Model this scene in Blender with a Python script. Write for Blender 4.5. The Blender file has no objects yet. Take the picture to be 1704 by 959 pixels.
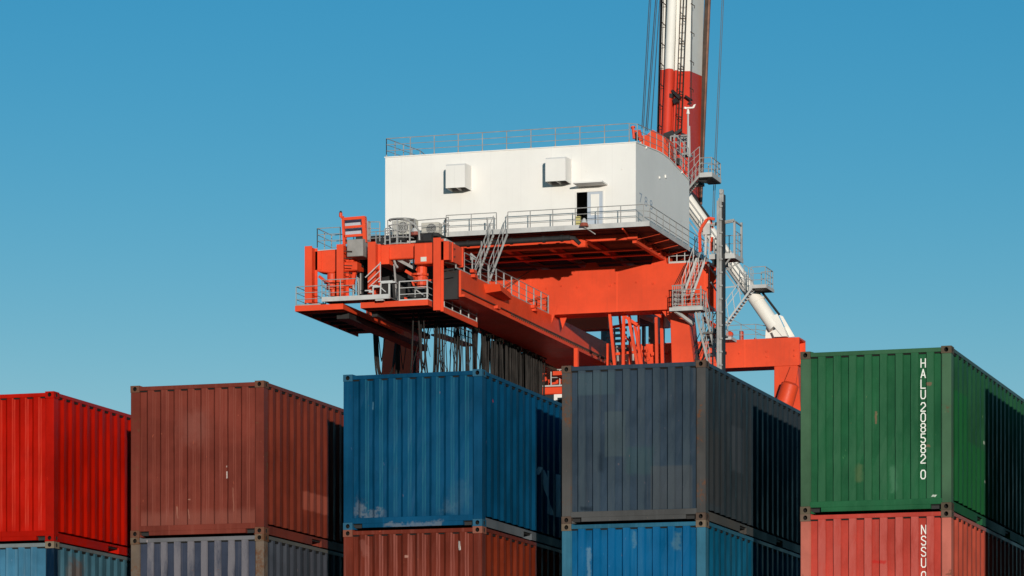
import bpy, bmesh, math, random
from mathutils import Vector, Matrix
R = math.radians
random.seed(11)
sc = bpy.context.scene

# ------------------------------------------------------------------ camera, sky, sun, exposure
YAW = R(-17.3927); F = 6203.09; CY = 1454.14; CAMZ = 2.0365       # focal length and horizon in photo pixels (1704 wide)
cam = bpy.data.objects.new("camera", bpy.data.cameras.new("camera"))
sc.collection.objects.link(cam)
cam.data.sensor_width = 36.0
cam.data.lens = 131.051
cam.data.shift_y = 0.57198
cam.data.clip_start = 0.5
cam.data.clip_end = 20000
cam.location = (0, 0, CAMZ)
cam.rotation_euler = (R(90), 0, -YAW)
sc.camera = cam

SUN_AZ = R(24.3)      # from -Y towards +X
SUN_EL = R(4.6)
sun_vec = Vector((math.sin(SUN_AZ) * math.cos(SUN_EL), -math.cos(SUN_AZ) * math.cos(SUN_EL), math.sin(SUN_EL)))
sun = bpy.data.objects.new("sun", bpy.data.lights.new("sun", 'SUN'))
sc.collection.objects.link(sun)
sun.data.energy = 3.75
sun.data.angle = R(0.5)
sun.data.color = (1.0, 0.93, 0.84)
sun.rotation_euler = sun_vec.to_track_quat('Z', 'Y').to_euler()
sun.location = (20, -40, 60)

world = bpy.data.worlds.new("World")
sc.world = world
world.use_nodes = True
wn = world.node_tree.nodes; wl = world.node_tree.links
bgn = wn["Background"]
sky = wn.new("ShaderNodeTexSky")
sky.sky_type = 'NISHITA'
sky.sun_disc = False
sky.sun_elevation = SUN_EL
sky.sun_rotation = R(180) - SUN_AZ
sky.altitude = 0
sky.air_density = 1.0
sky.dust_density = 0.3
sky.ozone_density = 5.0
# thin pale haze low over the horizon, over the clear sky
tint = wn.new("ShaderNodeMix"); tint.data_type = 'RGBA'; tint.blend_type = 'MULTIPLY'
tint.inputs[0].default_value = 1.0; tint.inputs[7].default_value = (0.64, 1.40, 1.12, 1)
wl.new(sky.outputs[0], tint.inputs[6])
wtc = wn.new("ShaderNodeTexCoord"); wsep = wn.new("ShaderNodeSeparateXYZ"); wl.new(wtc.outputs["Generated"], wsep.inputs[0])
def wmath(op, a, b):
    x = wn.new("ShaderNodeMath"); x.operation = op
    for i, v in enumerate((a, b)):
        if isinstance(v, (int, float)): x.inputs[i].default_value = v
        elif v is not None: wl.new(v, x.inputs[i])
    return x.outputs[0]
ex = wmath('EXPONENT', wmath('MULTIPLY', wsep.outputs[2], -21.2), None)
side = wmath('ADD', wmath('MULTIPLY', wsep.outputs[0], -3.2), 5.0)      # a little thicker towards the left
hz = wmath('MINIMUM', wmath('MULTIPLY', ex, side), 0.45)
hmix = wn.new("ShaderNodeMix"); hmix.data_type = 'RGBA'; wl.new(hz, hmix.inputs[0])
wl.new(tint.outputs[2], hmix.inputs[6]); hmix.inputs[7].default_value = (3.0, 4.2, 4.6, 1)
wl.new(hmix.outputs[2], bgn.inputs[0])
bgn.inputs[1].default_value = 0.15
sc.view_settings.view_transform = 'Standard'
sc.view_settings.look = 'None'
sc.view_settings.exposure = 0.0
sc.view_settings.gamma = 1.0
sc.render.film_transparent = False
try:
    sc.cycles.max_bounces = 6
    sc.cycles.use_denoising = True
except Exception:
    pass

# ------------------------------------------------------------------ helpers
_c, _s = math.cos(YAW), math.sin(YAW)
def _ray(px, py):
    u = (px - 852) / F; w = -(py - CY) / F
    return Vector((u * _c + _s, -u * _s + _c, w))
def P(px, py, Y):                       # point of the picture on the plane at depth Y
    v = _ray(px, py); t = Y / v.y
    return Vector((v.x * t, Y, CAMZ + v.z * t))
def PX(px, py, X):
    v = _ray(px, py); t = X / v.x
    return Vector((X, v.y * t, CAMZ + v.z * t))

def tag(o, label=None, cat=None, group=None, kind=None):
    if label: o["label"] = label
    if cat: o["category"] = cat
    if group: o["group"] = group
    if kind: o["kind"] = kind
    return o
def empty(name, loc):
    o = bpy.data.objects.new(name, None)
    sc.collection.objects.link(o); o.location = loc
    o.empty_display_size = 0.3
    return o

class MB:
    """collects shapes in world (or local) coordinates; build() links them as one mesh object"""
    def __init__(self): self.v = []; self.f = []
    def add(self, vs, fs):
        n = len(self.v); self.v += [tuple(p) for p in vs]; self.f += [tuple(i + n for i in f) for f in fs]; return self
    def box(self, x0, x1, y0, y1, z0, z1):
        x0, x1 = min(x0, x1), max(x0, x1); y0, y1 = min(y0, y1), max(y0, y1); z0, z1 = min(z0, z1), max(z0, z1)
        return self.add([(x0,y0,z0),(x1,y0,z0),(x1,y1,z0),(x0,y1,z0),(x0,y0,z1),(x1,y0,z1),(x1,y1,z1),(x0,y1,z1)],
            [(0,3,2,1),(4,5,6,7),(0,1,5,4),(1,2,6,5),(2,3,7,6),(3,0,4,7)])
    def hexa(self, b, t):               # 4 bottom + 4 top points, counter-clockwise from above
        return self.add(list(b) + list(t), [(3,2,1,0),(4,5,6,7),(0,1,5,4),(1,2,6,5),(2,3,7,6),(3,0,4,7)])
    def bar(self, a, b, w, h=None, up=(0,0,1)):
        a = Vector(a); b = Vector(b); h = h or w
        d = (b - a)
        if d.length < 1e-6: return self
        d.normalize(); u = Vector(up)
        s = d.cross(u)
        if s.length < 1e-3: s = d.cross(Vector((0, 1, 0)))
        s.normalize(); u = s.cross(d)
        s *= w / 2; u *= h / 2
        vs = [a - s - u, a + s - u, a + s + u, a - s + u, b - s - u, b + s - u, b + s + u, b - s + u]
        return self.add(vs, [(0,1,2,3),(7,6,5,4),(4,5,1,0),(5,6,2,1),(6,7,3,2),(7,4,0,3)])
    def tube(self, a, b, r, n=8, r2=None, cap=True):
        return self.path([a, b], [r, r2 if r2 is not None else r], n, cap)
    def path(self, pts, r, n=6, cap=True):
        pts = [Vector(p) for p in pts]
        rs = r if isinstance(r, (list, tuple)) else [r] * len(pts)
        base = len(self.v); prev = None
        for i, p in enumerate(pts):
            d = (pts[min(i + 1, len(pts) - 1)] - pts[max(i - 1, 0)])
            if d.length < 1e-9: d = Vector((0, 0, 1))
            d.normalize()
            ref = prev if prev is not None else (Vector((0, 0, 1)) if abs(d.z) < 0.9 else Vector((1, 0, 0)))
            s = d.cross(ref)
            if s.length < 1e-4: s = d.orthogonal()
            s.normalize(); u = s.cross(d).normalized(); prev = u
            for k in range(n):
                t = 2 * math.pi * k / n
                self.v.append(tuple(p + (s * math.cos(t) + u * math.sin(t)) * rs[i]))
        for i in range(len(pts) - 1):
            for k in range(n):
                a = base + i * n + k; b = base + i * n + (k + 1) % n
                self.f.append((a, b, b + n, a + n))
        if cap:
            self.f.append(tuple(base + k for k in range(n))[::-1])
            self.f.append(tuple(base + (len(pts) - 1) * n + k for k in range(n)))
        return self
    def prism(self, poly, y0, y1):      # poly of (x, z) extruded along Y
        n = len(poly)
        vs = [(x, y0, z) for x, z in poly] + [(x, y1, z) for x, z in poly]
        fs = [tuple(range(n)), tuple(range(2 * n - 1, n - 1, -1))]
        fs += [(i, i + n, (i + 1) % n + n, (i + 1) % n) for i in range(n)]
        return self.add(vs, fs)
    def prism_x(self, poly, x0, x1):    # poly of (y, z) extruded along X
        n = len(poly)
        vs = [(x0, y, z) for y, z in poly] + [(x1, y, z) for y, z in poly]
        fs = [tuple(range(n)), tuple(range(2 * n - 1, n - 1, -1))]
        fs += [(i, i + n, (i + 1) % n + n, (i + 1) % n) for i in range(n)]
        return self.add(vs, fs)
    def build(self, name, m, parent=None, bevel=0.0, smooth=False):
        me = bpy.data.meshes.new(name)
        o0 = Vector(parent_origin(parent))
        me.from_pydata([tuple(Vector(p) - o0) for p in self.v], [], self.f)
        bm = bmesh.new(); bm.from_mesh(me)
        bmesh.ops.recalc_face_normals(bm, faces=bm.faces)
        if bevel > 0:
            es = [e for e in bm.edges if len(e.link_faces) == 2 and e.calc_face_angle(0) > 0.5]
            bmesh.ops.bevel(bm, geom=es, offset=bevel, segments=1, affect='EDGES', clamp_overlap=True)
        if smooth:
            for f in bm.faces: f.smooth = True
        bm.to_mesh(me); bm.free()
        if smooth:
            try: me.set_sharp_from_angle(angle=R(40))
            except Exception: pass
        me.materials.append(m)
        o = bpy.data.objects.new(name, me)
        sc.collection.objects.link(o)
        if parent is not None: o.parent = parent
        return o
def parent_origin(p):
    o = Vector((0, 0, 0))
    while p is not None:
        o += p.location; p = p.parent
    return o

# ------------------------------------------------------------------ materials
class NT:
    def __init__(self, name):
        self.m = bpy.data.materials.new(name); self.m.use_nodes = True
        self.t = self.m.node_tree; self.b = self.t.nodes["Principled BSDF"]
    def n(self, typ, **kw):
        x = self.t.nodes.new(typ)
        for k, v in kw.items(): setattr(x, k, v)
        return x
    def l(self, a, b): self.t.links.new(a, b)
    def val(self, sock, v):
        if hasattr(v, "is_output") or hasattr(v, "links"): self.l(v, sock)
        else: sock.default_value = v
    def math(self, op, a, b=None, c=None, clamp=False):
        x = self.n("ShaderNodeMath", operation=op, use_clamp=clamp)
        self.val(x.inputs[0], a)
        if b is not None: self.val(x.inputs[1], b)
        if c is not None: self.val(x.inputs[2], c)
        return x.outputs[0]
    def mix(self, f, a, b, blend='MIX'):
        x = self.n("ShaderNodeMix", data_type='RGBA', blend_type=blend)
        self.val(x.inputs[0], f)
        self.val(x.inputs[6], a if not isinstance(a, tuple) else (*a[:3], 1))
        self.val(x.inputs[7], b if not isinstance(b, tuple) else (*b[:3], 1))
        return x.outputs[2]
    def ramp(self, v, lo, hi, t0=0.0, t1=1.0):
        x = self.n("ShaderNodeMapRange", interpolation_type='SMOOTHSTEP')
        self.val(x.inputs[0], v); self.val(x.inputs[1], lo); self.val(x.inputs[2], hi)
        self.val(x.inputs[3], t0); self.val(x.inputs[4], t1)
        return x.outputs[0]
    def noise(self, vec, scale, detail=4, rough=0.6):
        x = self.n("ShaderNodeTexNoise")
        x.inputs["Scale"].default_value = scale; x.inputs["Detail"].default_value = detail
        x.inputs["Roughness"].default_value = rough
        self.l(vec, x.inputs["Vector"]); return x.outputs["Fac"]
    def scaled(self, vec, s, off=None):
        x = self.n("ShaderNodeMapping"); self.l(vec, x.inputs[0])
        x.inputs["Scale"].default_value = s
        if off is not None: x.inputs["Location"].default_value = off
        return x.outputs[0]

def mulc(c, k): return tuple(min(1, x * k) for x in c[:3])

RUST = (0.16, 0.062, 0.026)
DARKRUST = (0.055, 0.030, 0.018)
def paint(name, base, rust=0.15, streak=0.25, rough=0.45, seed=0.0, patches=(), rub=None, var=0.25, chips=0.0, bump=0.22, chalk=None, spec=0.10, ridge=None):
    """weathered container paint; patches are worn or repainted areas (axis, a0, a1, z0, z1, soft, colour, strength, slant)"""
    t = NT(name)
    tc = t.n("ShaderNodeTexCoord").outputs["Object"]
    vec = t.scaled(tc, (1, 1, 1), (seed * 13.7, seed * 7.3, seed * 3.1))
    sep = t.n("ShaderNodeSeparateXYZ"); t.l(tc, sep.inputs[0])
    big = t.noise(vec, 0.9, 5, 0.6)
    col = t.mix(t.ramp(big, 0.3, 0.72), mulc(base, 1 - var), mulc(base, 1 + var * 0.8))
    # long vertical weathering streaks
    st = t.noise(t.scaled(vec, (9, 9, 0.35)), 1.6, 5, 0.65)
    col = t.mix(t.math('MULTIPLY', t.ramp(st, 0.48, 0.78), streak), col, chalk or mulc(base, 1.9))
    st2 = t.noise(t.scaled(vec, (14, 14, 0.25)), 1.1, 4, 0.6)
    col = t.mix(t.math('MULTIPLY', t.ramp(st2, 0.55, 0.8), streak * 0.9), col, mulc(base, 0.45))
    if rub is not None:                 # paint rubbed and chalked on the outward faces of the corrugation
        rc, ry, rs = rub
        msk = t.ramp(sep.outputs[1], ry, ry - 0.006)
        rn = t.noise(t.scaled(vec, (3, 3, 0.8)), 1.5, 5, 0.7)
        col = t.mix(t.math('MULTIPLY', t.math('MULTIPLY', msk, t.ramp(rn, 0.25, 0.6)), rs), col, rc)
    if ridge is not None:               # sunlit highlight put into the colour of the right-facing corrugation flanks
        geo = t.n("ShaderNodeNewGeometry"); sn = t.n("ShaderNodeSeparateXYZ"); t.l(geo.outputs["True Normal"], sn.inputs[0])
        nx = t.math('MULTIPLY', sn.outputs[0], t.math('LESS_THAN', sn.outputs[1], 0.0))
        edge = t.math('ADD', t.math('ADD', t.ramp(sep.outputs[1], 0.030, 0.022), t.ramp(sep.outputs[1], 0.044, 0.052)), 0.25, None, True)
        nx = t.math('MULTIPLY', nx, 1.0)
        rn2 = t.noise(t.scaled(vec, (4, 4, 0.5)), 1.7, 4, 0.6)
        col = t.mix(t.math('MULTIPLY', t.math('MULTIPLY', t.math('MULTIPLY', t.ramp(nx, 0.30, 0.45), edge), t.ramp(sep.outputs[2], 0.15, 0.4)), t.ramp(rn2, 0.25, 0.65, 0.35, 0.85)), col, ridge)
    warp = t.noise(vec, 7.0, 4, 0.7)
    wv = t.math('MULTIPLY', t.math('SUBTRACT', warp, 0.5), 1.0)
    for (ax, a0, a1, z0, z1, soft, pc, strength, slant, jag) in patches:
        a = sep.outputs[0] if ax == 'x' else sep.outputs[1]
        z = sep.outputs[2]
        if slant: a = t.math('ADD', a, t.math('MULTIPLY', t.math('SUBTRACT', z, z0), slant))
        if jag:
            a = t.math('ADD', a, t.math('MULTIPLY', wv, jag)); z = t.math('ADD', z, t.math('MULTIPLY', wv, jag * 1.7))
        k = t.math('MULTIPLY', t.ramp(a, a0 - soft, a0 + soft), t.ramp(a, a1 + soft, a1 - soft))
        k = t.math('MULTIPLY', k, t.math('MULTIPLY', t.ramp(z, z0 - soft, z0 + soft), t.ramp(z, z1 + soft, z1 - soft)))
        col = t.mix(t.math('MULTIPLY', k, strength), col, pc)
    if chips > 0:                       # small bare spots and scratches
        ch = t.noise(t.scaled(vec, (16, 16, 7)), 1.0, 3, 0.55)
        col = t.mix(t.ramp(ch, 0.735 - 0.05 * chips, 0.775 - 0.05 * chips, 0, 0.8), col, t.mix(t.noise(vec, 3.1, 1), RUST, mulc(base, 3.2)))
    if rust > 0:
        rn = t.noise(vec, 2.2, 8, 0.72)
        rf = t.noise(vec, 19.0, 4, 0.7)
        rr = t.math('ADD', t.math('MULTIPLY', rn, 0.7), t.math('MULTIPLY', rf, 0.3))
        k = t.ramp(rr, 0.66 - 0.28 * rust, 0.74 - 0.22 * rust)
        col = t.mix(k, col, t.mix(rf, DARKRUST, RUST))
    t.l(col, t.b.inputs["Base Color"])
    rg = t.ramp(big, 0.3, 0.7, rough - 0.08, rough + 0.12)
    t.l(rg, t.b.inputs["Roughness"])
    t.b.inputs["Specular IOR Level"].default_value = spec
    if bump:
        bn = t.n("ShaderNodeBump"); bn.inputs["Strength"].default_value = bump; bn.inputs["Distance"].default_value = 0.05
        h = t.math('ADD', t.noise(vec, 2.6, 3, 0.5), t.math('MULTIPLY', t.noise(vec, 30, 3, 0.6), 0.06))
        t.l(h, bn.inputs["Height"]); t.l(bn.outputs[0], t.b.inputs["Normal"])
    return t.m

def metal(name, base, rough=0.5, var=0.15, dirt=0.15, scale=0.35, dirtc=(0.05, 0.03, 0.02), spec=0.3, bump=0.0, seams=None, metallic=0.0, seam_k=0.35):
    """crane paint or galvanised steel with faint fading, vertical run marks and grime"""
    t = NT(name)
    tc = t.n("ShaderNodeTexCoord").outputs["Object"]
    big = t.noise(tc, scale, 5, 0.6)
    col = t.mix(t.ramp(big, 0.3, 0.7), mulc(base, 1 - var), mulc(base, 1 + var))
    st = t.noise(t.scaled(tc, (4, 4, 0.22)), 1.3, 6, 0.7)
    col = t.mix(t.math('MULTIPLY', t.ramp(st, 0.5, 0.82), dirt), col, dirtc)
    fine = t.noise(tc, 6.0, 4, 0.7)
    col = t.mix(t.math('MULTIPLY', t.ramp(fine, 0.6, 0.8), dirt * 0.7), col, mulc(base, 0.5))
    if seams:                           # weld seams between plates, slightly different in tone
        sp = t.n("ShaderNodeSeparateXYZ"); t.l(tc, sp.inputs[0])
        fr = t.math('FRACT', t.math('DIVIDE', sp.outputs[0], seams))
        k = t.math('MULTIPLY', t.ramp(fr, 0.0, 0.004), t.ramp(fr, 0.026, 0.022))
        col = t.mix(t.math('MULTIPLY', k, abs(seam_k)), col, mulc(base, 1.35 if seam_k > 0 else 0.5))
    t.l(col, t.b.inputs["Base Color"])
    t.l(t.ramp(fine, 0.3, 0.7, rough - 0.06, rough + 0.08), t.b.inputs["Roughness"])
    t.b.inputs["Specular IOR Level"].default_value = spec
    t.b.inputs["Metallic"].default_value = metallic
    if bump:
        bn = t.n("ShaderNodeBump"); bn.inputs["Strength"].default_value = bump; bn.inputs["Distance"].default_value = 0.08
        t.l(t.noise(tc, 0.8, 3, 0.5), bn.inputs["Height"]); t.l(bn.outputs[0], t.b.inputs["Normal"])
    return t.m

M_ORANGE = metal("orange_crane_paint", (0.70, 0.062, 0.016), 0.5, 0.13, 0.20, bump=0.12, seams=5.6)
M_ORANGE_P = metal("orange_crane_paint_plain", (0.70, 0.062, 0.016), 0.5, 0.12, 0.15)
M_REDBOOM = metal("boom_red_paint", (0.60, 0.042, 0.018), 0.5, 0.10, 0.12)
M_WHITE = metal("machinery_house_white", (0.75, 0.715, 0.665), 0.55, 0.03, 0.10, dirtc=(0.45, 0.40, 0.35), bump=0.10, seams=1.9, seam_k=-0.10)
M_WPIPE = metal("white_tube_paint", (0.78, 0.73, 0.65), 0.45, 0.05, 0.10, dirtc=(0.35, 0.27, 0.2))
M_GALV = metal("galvanised_steel", (0.30, 0.29, 0.275), 0.55, 0.18, 0.2, 1.5, spec=0.4)
M_GALVL = metal("galvanised_steel_light", (0.46, 0.45, 0.43), 0.55, 0.12, 0.15, 1.0, spec=0.4)
M_DARK = metal("black_machinery", (0.022, 0.021, 0.021), 0.6, 0.3, 0.2, 1.0)
M_GREYM = metal("grey_machinery", (0.14, 0.13, 0.12), 0.6, 0.3, 0.3, 1.2)
M_CABLE = metal("rubber_cable", (0.020, 0.017, 0.015), 0.8, 0.5, 0.4, 0.8, dirtc=(0.08, 0.055, 0.04))
M_ROPE = metal("wire_rope", (0.10, 0.14, 0.17), 0.6, 0.1, 0.1, 0.5)
M_BROWN = metal("greased_rail", (0.055, 0.035, 0.025), 0.6, 0.3, 0.3, 1.0, dirtc=(0.22, 0.10, 0.05))
M_TANK = metal("weathered_grey_sheet", (0.27, 0.25, 0.23), 0.6, 0.12, 0.35, 1.2, dirtc=(0.10, 0.075, 0.05))
M_GREYP = metal("grey_door_paint", (0.42, 0.46, 0.52), 0.5, 0.05, 0.1)
M_MARK = metal("faded_blue_grey_stencil", (0.33, 0.38, 0.44), 0.6, 0.1, 0.0)
M_LETTER = metal("white_stencil_paint", (0.80, 0.79, 0.72), 0.55, 0.06, 0.12, 5.0, dirtc=(0.3, 0.32, 0.25))
M_HOLE_SHADE = metal("cavity_and_rail_shade", (0.010, 0.009, 0.008), 0.9, 0.2, 0.0)  # near-black for casting cavities and for the shade strips under container rails
def glass():
    t = NT("dark_cab_glass")
    tc = t.n("ShaderNodeTexCoord").outputs["Object"]
    t.l(t.mix(t.noise(tc, 1.0), (0.012, 0.018, 0.022), (0.03, 0.04, 0.045)), t.b.inputs["Base Color"])
    t.b.inputs["Roughness"].default_value = 0.08
    return t.m
M_GLASS = glass()
def asphalt():
    t = NT("asphalt_yard")
    tc = t.n("ShaderNodeTexCoord").outputs["Object"]
    a = t.noise(tc, 0.05, 6, 0.65); b = t.noise(tc, 1.5, 6, 0.7)
    c = t.mix(t.ramp(a, 0.3, 0.7), (0.038, 0.037, 0.036), (0.062, 0.060, 0.057))
    c = t.mix(t.math('MULTIPLY', t.ramp(b, 0.45, 0.75), 0.4), c, (0.025, 0.024, 0.023))
    t.l(c, t.b.inputs["Base Color"]); t.b.inputs["Roughness"].default_value = 0.85
    return t.m

# ------------------------------------------------------------------ ground
g = MB()
g.add([(-6000, -3000, 0), (6000, -3000, 0), (6000, 9000, 0), (-6000, 9000, 0)], [(0, 1, 2, 3)])
tag(g.build("ground", asphalt()), kind="structure")

# ------------------------------------------------------------------ shipping containers
CW, CH, CL = 2.438, 2.591, 7.9
SS = 1.3                                                    # the containers' long side, relative to a twenty-foot unit

def corrugate(n0, n1, a, s, b, start_in, depth_out, depth_in):
    """list of (t, d) along a wall from n0 to n1"""
    per = a + b + 2 * s
    k = max(1, int((n1 - n0 - a) / per + 1e-6))
    used = k * per + a
    t = n0 + (n1 - n0 - used) / 2
    pts = [(n0, depth_in), ]
    for i in range(k):
        t += a; pts.append((t, depth_in))
        t += s; pts.append((t, depth_out))
        t += b; pts.append((t, depth_out))
        t += s; pts.append((t, depth_in))
    pts.append((n1, depth_in))
    return pts

def sheet(mb, prof, z0, z1, to_xyz, rng=None, dent=0.0, nz=1):
    """corrugated sheet with slight buckling"""
    rows = []
    for j in range(nz + 1):
        z = z0 + (z1 - z0) * j / nz
        row = []
        for i, (t, d) in enumerate(prof):
            dd = d
            if dent and 0 < j < nz and rng: dd += rng.gauss(0, dent)
            tt = t + (rng.gauss(0, dent * 0.9) if dent and 0 < j < nz and rng and 0 < i < len(prof) - 1 else 0)
            row.append(to_xyz(tt, dd, z))
        rows.append(row)
    n = len(prof); vs = [p for r in rows for p in r]; fs = []
    for j in range(nz):
        for i in range(n - 1):
            a = j * n + i; fs.append((a, a + 1, a + 1 + n, a + n))
    mb.add(vs, fs)

def casting(x0, x1, y0, y1, z0, z1, fy, sx, oval):
    """corner casting with an oval aperture in its end face and one in its side face; returns block mesh + cavity mesh"""
    b = MB(); c = MB(); N = 16
    def face(origin, eu, ev, wu, wv, inward, depth):
        o = Vector(origin); eu = Vector(eu); ev = Vector(ev); inn = Vector(inward)
        cu, cv = wu * 0.5, wv * 0.5
        ru, rv = oval
        rect = []; ell = []
        for k in range(N):
            t = 2 * math.pi * k / N + math.pi / N
            ell.append(o + eu * (cu + ru * math.cos(t)) + ev * (cv + rv * math.sin(t)))
            q = max(abs(math.cos(t)) / cu, abs(math.sin(t)) / cv)
            rect.append(o + eu * (cu + math.cos(t) / q) + ev * (cv + math.sin(t) / q))
        # make the outline hit the corners
        for su, sv in ((1, 1), (-1, 1), (-1, -1), (1, -1)):
            cor = o + eu * (cu + su * cu) + ev * (cv + sv * cv)
            j = min(range(N), key=lambda k: (rect[k] - cor).length)
            rect[j] = cor
        b.add(rect + ell, [(k, (k + 1) % N, (k + 1) % N + N, k + N) for k in range(N)])
        back = [p + inn * depth for p in ell]
        c.add(ell + back, [(k, (k + 1) % N, (k + 1) % N + N, k + N) for k in range(N)] + [tuple(range(2 * N - 1, N - 1, -1))])
    dx, dy, dz = x1 - x0, y1 - y0, z1 - z0
    yf = y0 if fy < 0 else y1; yb = y1 if fy < 0 else y0
    xf = x1 if sx > 0 else x0; xb = x0 if sx > 0 else x1
    face((x0, yf, z0), (1, 0, 0), (0, 0, 1), dx, dz, (0, -fy, 0), dy * 0.45)
    face((xf, y0, z0), (0, 1, 0), (0, 0, 1), dy, dz, (-sx, 0, 0), dx * 0.45)
    b.add([(x0,y0,z0),(x1,y0,z0),(x1,y1,z0),(x0,y1,z0),(x0,y0,z1),(x1,y0,z1),(x1,y1,z1),(x0,y1,z1)], [(0,3,2,1),(4,5,6,7)])
    b.add([(x0,yb,z0),(x1,yb,z0),(x1,yb,z1),(x0,yb,z1)], [(0,1,2,3)])
    b.add([(xb,y0,z0),(xb,y1,z0),(xb,y1,z1),(xb,y0,z1)], [(0,1,2,3)])
    return b, c

GLYPH = {   # condensed stencil letters as strokes in a unit box
    "H": [[(0, 0), (0, 1)], [(1, 0), (1, 1)], [(0, .5), (1, .5)]], "A": [[(0, 0), (.5, 1), (1, 0)], [(.2, .3), (.8, .3)]],
    "L": [[(0, 1), (0, 0), (1, 0)]], "U": [[(0, 1), (0, .2), (.25, 0), (.75, 0), (1, .2), (1, 1)]],
    "2": [[(0, .78), (.22, 1), (.78, 1), (1, .78), (1, .6), (0, .12), (0, 0), (1, 0)]], "0": [[(.25, 0), (.75, 0), (1, .2), (1, .8), (.75, 1), (.25, 1), (0, .8), (0, .2), (.25, 0)]],
    "8": [[(.25, .52), (0, .68), (0, .85), (.25, 1), (.75, 1), (1, .85), (1, .68), (.75, .52), (.25, .52), (0, .36), (0, .16), (.25, 0), (.75, 0), (1, .16), (1, .36), (.75, .52)]],
    "5": [[(.95, 1), (.05, 1), (.05, .56), (.7, .56), (1, .4), (1, .16), (.75, 0), (.2, 0), (0, .14)]], "N": [[(0, 0), (0, 1), (1, 0), (1, 1)]],
    "S": [[(1, .82), (.78, 1), (.22, 1), (0, .84), (0, .66), (1, .36), (1, .16), (.78, 0), (.22, 0), (0, .18)]]}
def text_mesh(chars, x, z_top, pitch, h, w, y):
    """stacked characters on the plane y (facing -Y); strokes lie a hair in front of each other so that no two faces share a plane"""
    mb = MB(); sw = 0.0165; k = 0
    for chh, dz in chars:
        for line in GLYPH[chh]:
            pts = [Vector((x + sw / 2 + u * (w - sw), 0, z_top - dz - h + sw / 2 + v * (h - sw))) for u, v in line]
            for a, b in zip(pts, pts[1:]):
                d = (b - a).normalized(); q = Vector((-d.z, 0, d.x)) * sw / 2; e = d * sw * 0.36
                yy = Vector((0, y - 0.0003 * (k % 12), 0)); k += 1
                mb.add([a - e - q + yy, b + e - q + yy, b + e + q + yy, a - e + q + yy], [(0, 1, 2, 3)])
    return mb

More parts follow.
